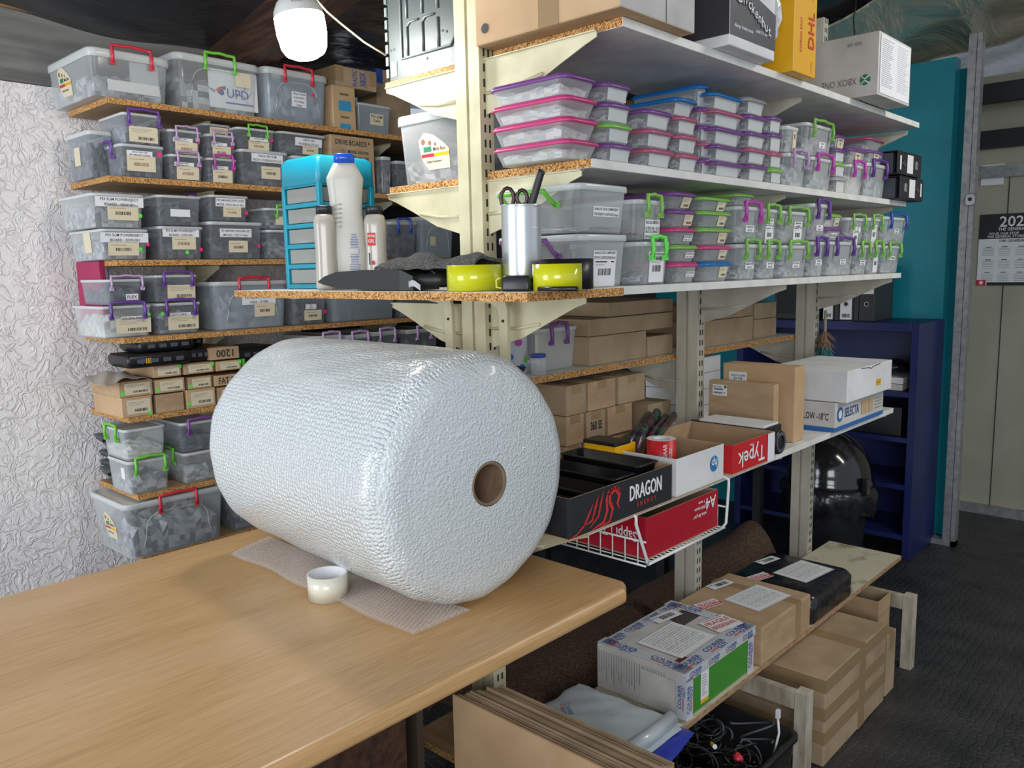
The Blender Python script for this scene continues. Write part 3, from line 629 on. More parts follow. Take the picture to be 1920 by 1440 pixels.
for k, t in enumerate(('220-240V 50Hz', 'LED 40W E27', 'Made in PRC')): b.text(t, 0, .008-.006*k, .0038, GREYINK, .03, .002)
b.build('printing', r)
b = MB(); b.lathe([(.023, .161), (.023, .20), (.010, .215), (.0005, .216)], plain('socket_white', (.6, .6, .57), .4), 20); b.build('socket', r)
b = MB(); pt = bp+Vector((.03, .0, .21)); b.tube([pt, pt+Vector((0, 0, .14)), (pt.x, pt.y, ZC(pt.x)-.01)], .004, WHITE, 5); tag(b.build('lamp_cord'), 'white flex running up from the bulb to the roof', 'cable')
b = MB(); a0 = CAM+ray(585, -10)*2.3; a1 = CAM+ray(640, 45)*2.35; a2 = CAM+ray(724, 104)*2.4; b.tube([a0, a0.lerp(a1, .5)+Vector((0, 0, -.006)), a1, a1.lerp(a2, .5)+Vector((0, 0, -.006)), a2], .0035, plain('cord_cream', (.62, .55, .40), .6), 5); tag(b.build('power_cord'), 'thin cream cord sagging from bulb to grey computer case', 'cable')

# ================================================================ THINGS ON THE LEFT UNIT
def LBX(label, lev, xl, xr, ytop, zb=None, dx=.0, depth=.27, body=PLG, cont='dark', xf=None, **kw):
    X = XL+dx if xf is None else xf
    z = LZ[lev] if zb is None else zb
    y0 = Yat(xl, X, z+.08); y1 = Yat(xr, X, z+.08); h = Zat(ytop, X, y0)-z
    clear_box('storage_box', label, X, y0+.003, y1-.003, z, h, depth, body=body, cont=cont, group=kw.pop('group', 'clear boxes on the left unit'), **kw)
    return z+h+.0015
B_ = lambda u=.6, v=.45, w=.085, h=.045: ('bar', u, v, w, h)
# topmost shelf
def bag(root, w, d, h):
    m = MB(); m.T = frame((d*.42, w*.12, h*.10), (0, 1, 0), (0, 0, 1)); m.rect(-w*.22, 0, w*.36, h*.72, WHITE); m.text('UPD', w*.12, h*.30, h*.17, BLUEINK, w*.3, .001); m.disc(-w*.09, h*.32, h*.07, REDINK, .001); m.disc(-w*.075, h*.29, h*.055, BLUEINK, .0014)
    m.rect(-.01, h*.10, w*.3, h*.13, BLUEINK, .001); m.build('printed_bag', root)
def paper(root, w, d, h):
    m = MB(); m.T = frame((d*.44, 0, h*.08), (0, 1, 0), (.02, 0, 1)); m.rect(-w*.27, .01, w*.36, h*.30, CL['white'][1]); m.rect(0, h*.3, w*.35, h*.75, CL['white'][2], .001); m.build('papers', root)
LBX('biggest clear box on the topmost left shelf with a red handle', 0, 165, 326, 82, dx=.02, depth=.40, body=PL, cont='grey', handle=RED, hw=.125, lidh=.03, leftlabels=[('sticker', .42, .50, .11, .10)], extra=paper, fill=.6, rnd=.03)
LBX('clear box with a green handle holding a white printed bag', 0, 328, 494, 92, depth=.33, body=PL, cont='grey', handle=GREEN, hw=.11, lidh=.028, extra=bag, fill=.7, rnd=.03, labels=[('beige', .78, .66, .06, .05)])
LBX('bluish clear box with a red handle directly below the bulb', 0, 496, 622, 120, depth=.31, body=PLB, cont='grey', handle=RED, hw=.12, lidh=.028, rnd=.03, labels=[('txt', .52, .45, .065, .055, ('Xbox Cables', 'Controllers', 'and charge', 'cables')), ('dot', .74, .58, .014, .014, 'p')])
z0 = LZ[0]; X = XL
def LC(label, lev, xl, xr, ytop, zb=None, dx=0., depth=.26, m=CARD, tape=None, parts=None, bev=.0025, mats=None, group='cardboard boxes on the left unit', ybase=None):
    Xf = XL+dx; z = LZ[lev] if zb is None else zb
    y0 = Yat(xl, Xf, z+.06); y1 = Yat(xr, Xf, z+.06); h = Zat(ytop, Xf, y0)-z
    carton(label, Xf-depth, Xf, y0+.002, y1-.002, z, h, m, group, tape=tape, parts=parts, bev=bev, mats=mats); return z+h+.0015
def azblue(root, w, d, h):
    m = MB(); m.T = frame((d/2+.0012, 0, h/2), (0, 1, 0), (0, 0, 1)); bl = plain('sky_blue_print', (.03, .28, .50), .5)
    m.rect(-w*.22, -h*.5, w*.25, -h*.38, bl); m.rect(-w*.25, -h*.08, w*.3, h*.16, bl); m.text('takealot', 0, h*.32, h*.07, INK, w*.4); m.text('takealot', 0, -h*.22, h*.06, INK, w*.4); m.build('printing', root)
z1 = LC('brown box with sky blue band on the topmost left shelf', 0, 624, 668, 158, dx=-.01, m=CARDL, parts=azblue)
LC('small taped brown box on top of the blue banded box', 0, 628, 706, 121, zb=z1, dx=-.02, m=CARD2, tape={'c': TAPEB}, parts=lambda r, w, d, h: (lambda m: (setattr(m, 'T', frame((d/2+.002, 0, h/2), (0, 0, 1), (0, -1, 0))), m.text('PLASTIC', 0, .01, .02, BLUEINK, h*.8), m.text('XBOX', 0, -.03, .03, BLUEINK, h*.7), m.build('printing', r)))(MB()))
z2 = LBX('small dark clear box beside the blue banded brown box', 0, 670, 738, 190, dx=-.03, depth=.24, cont='dark', body=PLB, labels=[('note', .55, .5, .07, .045, ('PS3 SLIM', 'Cable'))])
LC('brown box with blue tape stuck at the right behind the computer case', 0, 708, 772, 128, dx=-.16, m=CARD2, depth=.14, tape={'c': BLUEINK})
# second shelf
y = 1.085
clear_box('storage_box', 'dark clear box at the left end of the second shelf with small beige label', XL-.10, 1.10, 1.183, LZ[1], .155, .20, body=PLG, cont='dark', group='clear boxes on the left unit', leftlabels=[('beige', .45, .5, .05, .06)])
z1 = LBX('lower clear box with pink dot and violet side handle on second left shelf', 1, 224, 313, 267, depth=.20, cont='dark', handle=VIOLET, side='left', hw=.09, labels=[('txt', .42, .72, .085, .018, ('XBOX ONE SLIM', 'LEFT BRACKET POWER')), B_(.45, .42, .095, .05), ('dot', .86, .74, .017, .017, 'p')])
LBX('upper clear box with violet handle and beige label on second left shelf', 1, 228, 308, 208, zb=z1, depth=.21, cont='grey', handle=VIOLET, hw=.10, labels=[('bar2', .50, .32, .095, .05)])
z1 = LBX('lower small clear box with lilac handle on second left shelf', 1, 316, 386, 287, cont='dark', handle=LILAC, hw=.075, labels=[('txt', .42, .62, .07, .014, ('XBOX ONE', 'THUMBSTICKS')), B_(.52, .30, .08, .045), ('dot', .86, .60, .015, .015, 'p')])
LBX('upper small clear box with lilac handle on second left shelf', 1, 314, 382, 240, zb=z1, cont='dark', handle=LILAC, hw=.075, labels=[('txt', .42, .58, .07, .014, ('XBOX ONE S', 'POWER SWITCH')), B_(.52, .26, .08, .04), ('dot', .86, .56, .015, .015, 'p')])
z1 = LBX('bottom small clear box of the magenta handled stack', 1, 388, 448, 294, cont='dark', handle=MAG, hw=.07, labels=[('txt', .42, .60, .06, .014, ('XBOX 360', 'EJECT BOARD')), B_(.5, .28, .075, .045), ('dot', .86, .58, .015, .015, 'p')])
z2 = LBX('middle small clear box with lilac handle above the magenta handled one', 1, 386, 446, 249, zb=z1, cont='dark', handle=LILAC, hw=.07, labels=[('txt', .42, .56, .06, .014, ('XBOX 360', 'LATCH')), B_(.5, .26, .07, .04), ('dot', .86, .55, .015, .015, 'p')])
LBX('top grey lidded small box above the lilac handled stack', 1, 378, 436, 229, zb=z2, dx=-.05, cont='dark', lidm=GREYL, labels=[('bar2', .55, .4, .07, .03)])
z1 = LBX('dark clear box labelled front cover face plate on second left shelf', 1, 450, 545, 277, cont='dark', labels=[('txt', .55, .78, .13, .03, ('XBOX 360 SLIM', 'FRONT COVER/FACE PLATE')), B_(.62, .38, .08, .045)])
LBX('upper clear box with green handle on second left shelf', 1, 442, 520, 236, zb=z1, cont='dark', handle=GREEN, hw=.075, labels=[('txt', .56, .46, .075, .016, ('XBOX 360 SLIM', 'Board')), B_(.56, .18, .085, .034), ('dot', .88, .52, .015, .015, 'p')])
z1 = LBX('dark clear box behind the teal drawers lower one', 1, 548, 617, 290, cont='dark')
LBX('clear box labelled power button above the teal drawer tower', 1, 522, 614, 244, zb=z1, cont='dark', labels=[('txt', .62, .62, .12, .03, ('XBOX 360', 'POWER BUTTON')), B_(.66, .28, .07, .034)])
def drv(root, w, d, h):
    m = MB(); m.T = frame((d/2+.0012, 0, h/2), (0, 1, 0), (0, 0, 1)); m.text('DRIVE BOARDS *', -.0, h*.38, .020, INK, w*.8)
    for k, t in enumerate(('MODEL DRG9100', 'MODEL DRG1600', 'MODEL DRG2100')): m.rect(-w*.28, h*(.22-.10*k)-.006, -w*.18, h*(.22-.10*k)+.006, WHITE if k else GREYINK); m.text(t, w*.12, h*(.22-.10*k), .012, INK, w*.48)
    m.build('printing', root)
LC('open brown box with handwritten drive boards above the teal drawers', 1, 622, 704, 251, m=CARD, parts=drv)
LBX('plain clear jar like box right of the teal drawers', 1, 716, 738, 292, cont='grey', depth=.15, lidm=LID)
LBX('long low clear box in shadow at the end of second left shelf', 1, 742, 842, 300, cont='dark', depth=.25)
# third shelf
T2 = lambda a, b_, u=.5, v=.78, w=.15, h=.034: ('txt', u, v, w, h, (a, b_))
z1 = LBX('lower frosted clear box at left end of third left shelf', 2, 189, 283, 428, body=PL, cont='grey', depth=.30, labels=[T2('PS3 SLIM POWER/EJECT', 'BOARD - KSW-001', .48, .72, .155, .032), B_(.45, .36, .10, .045), ('dot', .96, .50, .013, .013, 'p'), ('dot', .80, .34, .014, .014, 'g')], leftlabels=[('beige', .55, .6, .06, .07)])
LBX('upper frosted clear box at left end of third left shelf', 2, 170, 275, 360, zb=z1, body=PL, cont='grey', depth=.30, labels=[T2('PS3 SLIM POWER/EJECT', 'BOARD - HSW-001', .52, .76, .155, .032), B_(.58, .46, .10, .05), ('dot', .90, .38, .014, .014, 'g')])
z1 = LBX('lower clear box second from left on third left shelf', 2, 298, 386, 423, cont='dark', labels=[T2('PS3 SLIM POWER/EJECT', 'BOARD - DSW-001', .48, .80, .13, .028), B_(.54, .50, .085, .045), ('dot', .92, .30, .014, .014, 'p'), ('dot', .60, .22, .014, .014, 'g')])
LBX('upper clear box holding a loose white sheet on third left shelf', 2, 294, 382, 364, zb=z1, cont='dark', labels=[('plain', .5, .42, .07, .025)])
z1 = LBX('lower clear box labelled hard drive bracket', 2, 392, 498, 414, cont='dark', labels=[T2('PS3 SLIM HARD DRIVE BRACKET', 'MODEL: CECH 30xx', .48, .70, .125, .03), B_(.52, .34, .075, .042), ('dot', .90, .36, .015, .015, 'p')])
LBX('upper clear box labelled hard drive cover', 2, 392, 470, 364, zb=z1, cont='dark', handle=VIOLET, side='left', hw=.08, labels=[T2('PS3 SLIM HARD DRIVE COVER', 'MODEL: CECH 20xx & 30xx', .52, .72, .115, .03), B_(.56, .36, .07, .036), ('dot', .92, .34, .015, .015, 'p')])
z1 = LBX('lower clear box left of the teal drawers on third left shelf', 2, 501, 590, 430, cont='grey', handle=VIOLET, side='front', hw=.06)
LBX('upper clear box left of the teal drawers on third left shelf', 2, 496, 560, 389, zb=z1, cont='grey', handle=GREEN, hw=.05, labels=[('beige', .5, .4, .05, .03)])
for k, (a, b_, t) in enumerate(((596, 660, 420), (664, 726, 410))): LBX(['clear box half hidden behind the white bottles on third left shelf', 'clear box right of the white bottles on third left shelf'][k], 2, a, b_, t, cont='dark')
z1 = LBX('blue handled dark clear box below the near bracket', 2, 728, 786, 414, cont='dark', handle=DBLUE, side='front', hw=.07)
LBX('pale blue open tub with a small green picture sticker', 2, 790, 856, 406, cont=None, body=PLB, labels=[('beige', .35, .42, .035, .04)], open_=True)
# fourth shelf
r = carton('magenta file box standing at the left end of the fourth shelf', -3.10, -2.90, 1.0975, 1.118, LZ[3], .255, plain('magenta_file', (.38, .015, .09), .5), name='file_box', cat='file box')
z1 = LBX('lower clear box with violet handle beside the magenta file', 3, 188, 289, 575, body=PL, cont='white', depth=.26, handle=VIOLET, hw=.11, labels=[('txt', .62, .60, .08, .012, ('DVD DRIVE RIBBON',)), ('bar2', .62, .36, .115, .05), ('dot', .92, .68, .014, .014, 'g')])
LBX('upper clear box with lilac handle beside the magenta file', 3, 200, 272, 524, zb=z1, depth=.25, cont='dark', handle=LILAC, hw=.10, labels=[('txt', .66, .30, .04, .02, ('FLEX',))])
z1 = LBX('lower clear box with violet handle second on fourth left shelf', 3, 294, 381, 569, cont='grey', handle=VIOLET, hw=.10, labels=[('txt', .5, .62, .08, .012, ('SATA CABLES',)), ('bar2', .58, .36, .11, .05), ('dot', .12, .66, .014, .014, 'g')])
LBX('upper clear box with violet handle second on fourth left shelf', 3, 290, 374, 516, zb=z1, cont='dark', handle=VIOLET, hw=.10, labels=[('bar2', .60, .36, .10, .05)])
LBX('large bluish clear box with red handle labelled slim internal fan', 3, 400, 549, 528, body=PLB, cont='grey', handle=RED, hw=.12, depth=.31, rnd=.035, lidh=.018, labels=[T2('PS3 SLIM INTERNAL', 'FAN - 17 FIN', .58, .60, .14, .036), B_(.65, .38, .085, .05), ('dot', .88, .66, .016, .016, 'g')])
LBX('small dark clear box with pink dot right of the big fan box', 3, 551, 617, 556, cont='dark', labels=[('txt', .5, .62, .05, .02, ('PS3', 'LENS')), B_(.56, .32, .08, .04), ('dot', .92, .42, .015, .015, 'p')])
LBX('large grey clear box below the near board left of the bracket', 3, 622, 748, 536, cont='dark', body=PLB, depth=.3)
LBX('clear box in shadow right of the large grey box', 3, 752, 826, 556, cont='dark')
# fifth shelf : cartons
DOT = lambda u, v: ('dot', u, v, .013, .013, 'g')
def cl(kind, *dots):
    def f(root, w, d, h):
        m = MB(); m.T = frame((d/2+.0014, w*.04, h/2), (0, 1, 0), (0, 0, 1)); lab(m, 'bar2' if kind == 'n' else kind, 0, 0, w*.78, h*.72, (), int(w*1e4) % 97); m.build('label', root)
        for (u, v) in dots:
            m = MB(); m.T = frame((d/2+.0018, (u-.5)*w, v*h), (0, 1, 0), (0, 0, 1)); m.disc(0, 0, .0075, LIME); m.build('sticker', root)
    return f
rows = [[(228, 287, 748), (292, 346, 742), (349, 405, 733), (408, 460, 728)], [(222, 287, 718), (290, 347, 714), (352, 398, 709), (401, 452, 706)], [(286, 340, 688), (343, 401, 684), (404, 452, 679)], [(392, 449, 654)]]
ordn = ['leftmost', 'second', 'third', 'fourth']; rown = ['bottom', 'second', 'third', 'top']
prev = {}
zr = LZ[4]
for ri, row in enumerate(rows):
    zt = 0
    for ci, (a, b_, t) in enumerate(row):
        y0 = Yat(a, XL, zr+.03); y1 = Yat(b_, XL, zr+.03); h = Zat(t, XL, y0)-zr; h = min(h, .098); zt = max(zt, h)
        dd = .24
        if ri == 3:
            pf = lambda r_, w, d, h: (lambda m: (setattr(m, 'T', frame((d/2+.0014, 0, h/2), (0, -1, 0), (0, 0, -1))), m.text('1200', 0, 0, .026, INK, w*.6), m.build('handwriting', r_)))(MB())
        elif (ri, ci) == (0, 1): pf = None
        elif (ri, ci) == (1, 3): pf = lambda r_, w, d, h: (lambda m: (setattr(m, 'T', frame((d/2+.0014, 0, h/2), (0, 1, 0), (0, 0, 1))), m.text('FAT 20', 0, 0, .024, INK, w*.7), m.build('handwriting', r_)))(MB())
        else: pf = cl('bar2', ((.95, .8) if ri == 2 else (.08, .25)) if (ri, ci) not in ((0, 0),) else (.9, .1))
        lb = '%s small brown carton in the %s row on the fifth left shelf' % (ordn[ci], rown[ri]) if ri < 3 else 'small brown carton marked 1200 on top of the fifth shelf pile'
        if ri == 2: lb = '%s small brown carton in the third row topped by black plastic trays' % ordn[ci] if ci < 2 else 'small brown carton with lime dot directly below the one marked 1200'
        carton(lb, XL-dd, XL, y0+.002, y1-.002, zr, .9*0+h, CARD if (ri+ci) % 2 else CARDL, 'small cartons on the fifth left shelf', parts=pf, bev=.0015)
    zr += zt+.0015
    if ri == 2: zr3 = zr
ztop = zr
def tray(label, x, y, z, w, d, h, rz=0, m=BLACK, extra=None):
    r = thing('plastic_tray', label, 'tray', (x, y, z), rz, 'black plastic trays on small cartons')
    b = MB(); b.loft([rr(d*.9, w*.9, .01, 0), rr(d, w, .012, h*.3), rr(d, w, .012, h*.8), rr(d*.9, w*.92, .01, h)], m); b.build('shell', r)
    b = MB()
    for k in range(4): b.box(d*.45, d*.5+.002, -w*.35+k*w*.2, -w*.35+k*w*.2+w*.12, h*.35, h*.65, CL['dark'][3])
    b.build('vent', r)
    if extra:
        b = MB(); b.T = frame((d/2+.0012, -w*.22, h*.5), (0, 1, 0), (0, 0, 1)); b.rect(-.016, -.01, -.009, .01, DBLUE)
        for q in range(3): b.rect(.0+q*.007, -.009, .004+q*.007, .009, YEL)
        b.build('printing', r)
    return r
zt3 = LZ[4]
ys = lambda px: Yat(px, -2.84, ztop)
zb_ = Zat(690, -2.86, ys(280))
tops = sorted([o for o in C.objects if o.get('group') == 'small cartons on the fifth left shelf'], key=lambda o: o.location.z)
za = ztop-.0
base3 = zr - 0
def top_of(px, lim=99):
    y = Yat(px, -2.84, LZ[4]+.3); best = LZ[4]
    for o in tops:
        ch = [c for c in o.children if c.name.startswith('body')][0]; ys_ = [v.co.y for v in ch.data.vertices]; zs = max(v.co.z for v in ch.data.vertices)
        if o.location.y+min(ys_)-.02 <= y <= o.location.y+max(ys_)+.02 and o.location.z+zs < lim: best = max(best, o.location.z+zs)
    return best+.002
t1 = zr3+.001
tray('long black plastic tray with blue and yellow print on the small cartons', -2.86, ys(284), t1, .22, .17, .045, 0, extra=True)
tray('black plastic tray right of the printed one', -2.90, ys(364)-.005, t1, .12, .17, .045)
tray('upper black plastic tray on the printed one', -2.88, ys(305), t1+.047, .20, .16, .042, .03)
tray('upper black plastic tray near the carton marked 1200', -2.94, ys(366)-.01, t1+.047, .12, .15, .042, -.04)
tray('black plastic tray lying farther back right of the carton marked 1200', -2.93, ys(480), t1-.02, .20, .2, .05, .1)
b = MB(); r_ = random.Random(5)
def bagf(u, v):
    y = Yat(196, XL, 1.2)+ (Yat(284, XL, 1.2)-Yat(196, XL, 1.2))*u; x = -3.02+.25*v
    return (x, y+.006*math.sin(5*v), LZ[4]+.114+.030*max(0, math.sin(3.1*u))*(.6+.4*math.sin(3*v))+.004+.004*math.sin(14*u+9*v))
b.grid(bagf, 26, 16, clear('grey_brown_bag_film', (.8, .78, .72), .55, .3, (.42, .37, .31)), True, .002); tag(b.build('plastic_bag'), 'crumpled grey brown plastic bag on the leftmost small cartons', 'bag')
r = thing('bracket_part', 'bright green plastic part on the fifth shelf near the roll', 'plastic part', (-2.86, Yat(474, -2.84, 1.25), LZ[4]+.18+.0)); b = MB(); b.box(-.05, .05, -.06, .06, 0, .012, GREEN); b.box(-.05, .05, -.06, -.05, 0, .05, GREEN); b.box(-.05, -.04, -.06, .06, 0, .05, GREEN); b.build('frame', r, .002)
LC('plain brown carton under the bright green part', 4, 462, 520, 700, zb=LZ[4], m=CARD2)
r.location.z = [o for o in C.objects if o.get('label') == 'plain brown carton under the bright green part'][0].location.z + Zat(700, XL, Yat(462, XL, LZ[4]+.06))-LZ[4]+.003
for k, (a, b_, t) in enumerate(((596, 650, 630), (652, 700, 628), (702, 752, 622), (764, 826, 618))): LBX(['first', 'second', 'third', 'fourth'][k]+' lilac handled clear box behind the roll top', 4, a, b_, t, cont='dark', handle=LILAC, hw=.08, labels=[('plain', .5, .5, .06, .04)])
# sixth shelf
z1 = LBX('lower clear box with green front handle on sixth left shelf', 5, 240, 323, 868, body=PL, cont='grey', depth=.19, handle=GREEN, hw=.10, fill=.6, rnd=.02, leftlabels=[('plain', .7, .6, .03, .04)])
LBX('upper clear box with green end handle on sixth left shelf', 5, 232, 315, 808, zb=z1, body=PL, cont='white', depth=.20, handle=GREEN, side='left', hw=.09, fill=.5)
z1 = LBX('lower clear box of cables beside the roll on sixth left shelf', 5, 344, 418, 852, body=PL, cont='grey', depth=.22, handle=GREEN, side='left', hw=.08, fill=.6)
LBX('upper clear box with purple handle beside the roll on sixth left shelf', 5, 338, 416, 795, zb=z1, body=PLG, cont='dark', depth=.24, handle=PURPLE, hw=.10, fill=.6)
r = thing('card_holders', 'untidy pile of black plastic card slots behind the cable boxes', 'plastic parts', (-3.065, 1.165, LZ[5]+.001))
b = MB(); q = random.Random(8)
for k in range(7):
    T = Matrix.Translation((q.uniform(-.02, .02), q.uniform(-.0, .03), .004+.030*k)) @ Matrix.Rotation(q.uniform(-.3, .3), 4, 'Z'); b.T = T; b.box(-.05, .05, -.05, .05, 0, .010, BLACK)
    for j in range(8): b.box(-.045+j*.012, -.042+j*.012, -.056, .05, .010, .020, CL['dark'][2])
b.build('stack', r)
# lowest shelf
LBX('large clear box with red handle on the lowest left shelf', 6, 236, 430, 950, body=PL, cont='grey', depth=.32, dx=.03, handle=RED, hw=.13, lidh=.022, rnd=.03, fill=.7, leftlabels=[('sticker', .5, .5, .10, .09)])
LBX('large clear box behind the roll end on the lowest left shelf', 6, 434, 540, 905, body=PLG, cont='grey', depth=.28, lidh=.022, rnd=.03)

# ================================================================ FAR SIDE OF THE GONDOLA
y0 = Yat(716, XG-.0, 1.85)
def GB(label, xl, xr, ytop, z, X, depth, **kw):
    y0 = Yat(xl, X, z+.05); y1 = Yat(xr, X, z+.05); h = Zat(ytop, X, y0)-z
    return clear_box('storage_box', label, X, y0, y1, z, h, depth, **kw)
# the big multi box stands with its narrow end towards the camera
x0 = Xat(728, 1.46, 1.80); 
clear_box('storage_box', 'largest clear box with animal sticker behind the cream post', -1.482, 1.462, 1.76, 1.775, .185, .30, body=PL, lidm=LID, cont='grey', rnd=.03, lidh=.028, fill=.45, leftlabels=[('sticker', .50, .45, .115, .095)])
clear_box('storage_box', 'tall grey clear box just right of the front post', -1.482, 1.775, 2.2, 1.775, .235, .28, body=PLG, cont='grey', rnd=.04, lidh=.02, fill=.5)
def GC(label, xl, xr, ytop, z, X, depth=.2, m=CARD2, **kw):
    y0 = Yat(xl, X, z+.05); y1 = Yat(xr, X, z+.05); h = Zat(ytop, X, y0)-z
    carton(label, X-depth, X, y0+.001, y1-.001, z, h, m, 'brown boxes behind the posts', **kw); return z+h+.0015
Xs = -1.50
za = GC('low brown box right of the clear purple handled box', 1106, 1212, 633, ZL3, Xs, .22)
yA = Yat(1090, -1.53, ZL3)
zb_ = GC('long brown box lower left of the middle post', 1215, 1262, 632, ZL3, Xs, .26)
zc = max(za, zb_)
zd = GC('long brown box lying above the low brown boxes', 1104, 1262, 600, zc, Xs, .26)
GC('topmost brown box under the sloping bracket', 1140, 1262, 568, zd, Xs-.01, .24)
z_ = GC('lower brown box right of the middle post', 1312, 1412, 604, ZL3, Xs, .26); GC('upper brown box right of the middle post', 1312, 1412, 574, z_, Xs, .26)
z_ = GC('lower brown box at the end of the middle shelf', 1415, 1456, 600, ZL3, Xs-.02, .24); GC('upper brown box at the end of the middle shelf', 1415, 1456, 569, z_, Xs-.02, .24)
GB('empty clear box with purple handle on the middle shelf', 1000, 1090, 618, ZL3, -1.52, .2, body=PL, cont=None, handle=PURPLE, hw=.07, rnd=.03)
yj = Yat(1012, -1.495, 1.29)
r = thing('glass_jar', 'small clear jar with dark blue lid before the empty box', 'jar', (-1.50-.0, yj, ZL3+.001)); b = MB(); b.lathe([(.001, 0), (.022, 0), (.023, .045), (.020, .05)], PL, 20); b.build('body', r); b = MB(); b.lathe([(.0005, .058), (.021, .058), (.021, .048), (.0005, .048)], DBLUE, 20); b.build('lid', r)
r = thing('polka_dot_tin', 'white tin with coloured polka dots beside the curved strap', 'tin', (-1.575, Yat(965, -1.575, 1.31), ZL3+.001)); b = MB(); b.lathe([(.0005, 0), (.036, 0), (.036, .118), (.037, .12), (.0005, .12)], plain('tin_white', (.75, .75, .78), .3), 32); b.build('can', r)
b = MB()
for a, z, c, s in ((-.5, .09, MAG, .015), (-1.2, .05, BLUE, .014), (.15, .04, GREEN, .013), (-.95, .10, GREEN2, .012), (-.2, .02, BLUE, .013), (-1.6, .09, RED, .013)):
    n = Vector((math.cos(a), math.sin(a), 0)); b.T = frame(n*.0365+Vector((0, 0, z)), Vector((-n.y, n.x, 0)), (0, 0, 1)); b.loft([rr(s*1.5, s*1.5, s*.74, -.002), rr(s*1.4, s*1.4, s*.69, .0006)], c)
b.build('dots', r)
r = thing('plastic_tray', 'black open tray behind the top of the bubble roll', 'tray', (-1.56, Yat(950, -1.56, 1.27)-.05, ZL3+.001)); b = MB(); b.loft([rr(.12, .10, .01, 0), rr(.14, .12, .01, .028), rr(.13, .11, .01, .028), rr(.115, .095, .01, .004)], BLACK, True, True); b.build('shell', r)
# small cartons in rows on the low far shelf
def hand(t):
    return lambda r_, w, d, h: (lambda m: (setattr(m, 'T', frame((d/2+.0014, 0, h/2), (0, 1, 0), (0, 0, 1))), m.text(t, 0, 0, .026, INK, w*.6), m.build('handwriting', r_)))(MB())
zc = ZLOW; rowsC = [[(1058, 1092, 842), (1096, 1140, 845)], [(1062, 1096, 796), (1100, 1136, 790), (1140, 1186, 778)], [(1062, 1100, 745), (1103, 1155, 735), (1160, 1210, 733)]]
zc = ZLOW
for ri, row in enumerate(rowsC[::1]):
    hh = .088 if ri else .05
    for ci, (a, b_, t) in enumerate(row):
        y0 = Yat(a, -1.49, zc+.03); y1 = Yat(b_, -1.49, zc+.03)
        carton('%s taped carton in the %s row on the low shelf behind the trays' % (['left', 'middle', 'right'][ci], ['bottom', 'middle', 'upper'][ri]), -1.76, -1.49, y0, y1-.002, zc, hh, CARD if (ri+ci) % 2 else CARD2, 'small taped cartons behind the trays', tape={'t': TAPEB}, parts=hand('360 SE') if (ri, ci) == (1, 1) else None, bev=.002)
    zc += hh+.0015
GC('flat brown carton behind the striped bag', 1215, 1258, 760, ZLOW, -1.50, .25); 
zw = ZLOW
for k in range(4):
    y0 = Yat(1306, -1.52, zw); y1 = Yat(1336, -1.52, zw); carton('white box of the stack behind the middle post, %s' % ['lowest', 'second from below', 'third from below', 'topmost'][k], -1.74, -1.52, y0, y1+.06, zw, .058, CARDW, 'white boxes behind the middle post')
    zw += .0595

# ================================================================ SECOND AISLE SHELF : lidded tubs
G2 = 'lidded tubs on the second aisle shelf'
ORD = {1: ['only'], 2: ['lower', 'upper'], 3: ['bottom', 'middle', 'top'], 4: ['bottom', 'second', 'third', 'top'], 5: ['bottom', 'second', 'middle', 'fourth', 'top']}
def stack(nm, Xf, z0, xc, xr, lids, ys_, depth, grp, cont='grey', paper=True, labs=None, deps=None, body=PL):
    # lids and lid-top pixel rows from the bottom up
    z = z0; out = []
    y0 = Yat(xc, Xf, z0+.1); y1 = Yat(xr, Xf, z0+.1)
    for k, (lm, yt) in enumerate(zip(lids, ys_)):
        h = Zat(yt, Xf, y0)-z; h = max(h, .02); col = {PURPLE.name: 'purple', PINK.name: 'pink', GREEN2.name: 'green', BLUE.name: 'blue', ROSE.name: 'rose', GREYL.name: 'grey'}[lm.name]
        lb = '%s tub with %s lid %s' % (ORD[len(lids)][k] if len(lids) > 1 else 'small', col, nm)
        dp = deps[k] if deps else depth
        out.append(tub(lb, Xf-.002*k, y0, y1, z, h-.0008, dp, lm, grp, cont if isinstance(cont, str) or cont is None else cont[k], paper=paper, labels=labs[k] if labs else (), body=body)); z += h
    return z
z = stack('in the first wide stack next to the post', -1.10, Z2, 1066, 1131, [PINK, PINK, PINK, PURPLE], [257, 214, 173, 131], .23, G2, cont='white', paper=False)
stack('in the second stack from the post', -1.095, Z2, 1142, 1194, [PURPLE, GREEN2, PURPLE, PURPLE], [266, 227, 187, 149], .13, G2)
stack('in the third stack from the post', -1.09, Z2, 1216, 1271, [ROSE, ROSE, PURPLE], [275, 238, 200], .16, G2)
stack('in the fourth stack topped by a blue lid', -1.092, Z2, 1276, 1318, [ROSE, ROSE, ROSE, BLUE], [285, 249, 214, 178], .20, G2, deps=[.15, .15, .15, .27])
stack('in the fifth narrow stack behind the blue lid', -1.115, Z2, 1321, 1339, [PURPLE, ROSE, PURPLE, PURPLE, BLUE], [295, 264, 232, 198, 154], .20, G2, deps=[.14, .14, .14, .14, .23])
stack('in the sixth stack, five high', -1.09, Z2, 1343, 1403, [PURPLE, PURPLE, PURPLE, ROSE, BLUE], [300, 268, 234, 201, 168], .18, G2)
stack('in the seventh stack topped by a grey lid', -1.09, Z2, 1407, 1446, [PURPLE, ROSE, PURPLE, PURPLE, GREYL], [306, 275, 244, 211, 178], .15, G2)
stack('in the eighth stack with a green foot', -1.09, Z2, 1449, 1474, [GREEN2, ROSE, PURPLE, PURPLE], [314, 283, 247, 215], .12, G2)
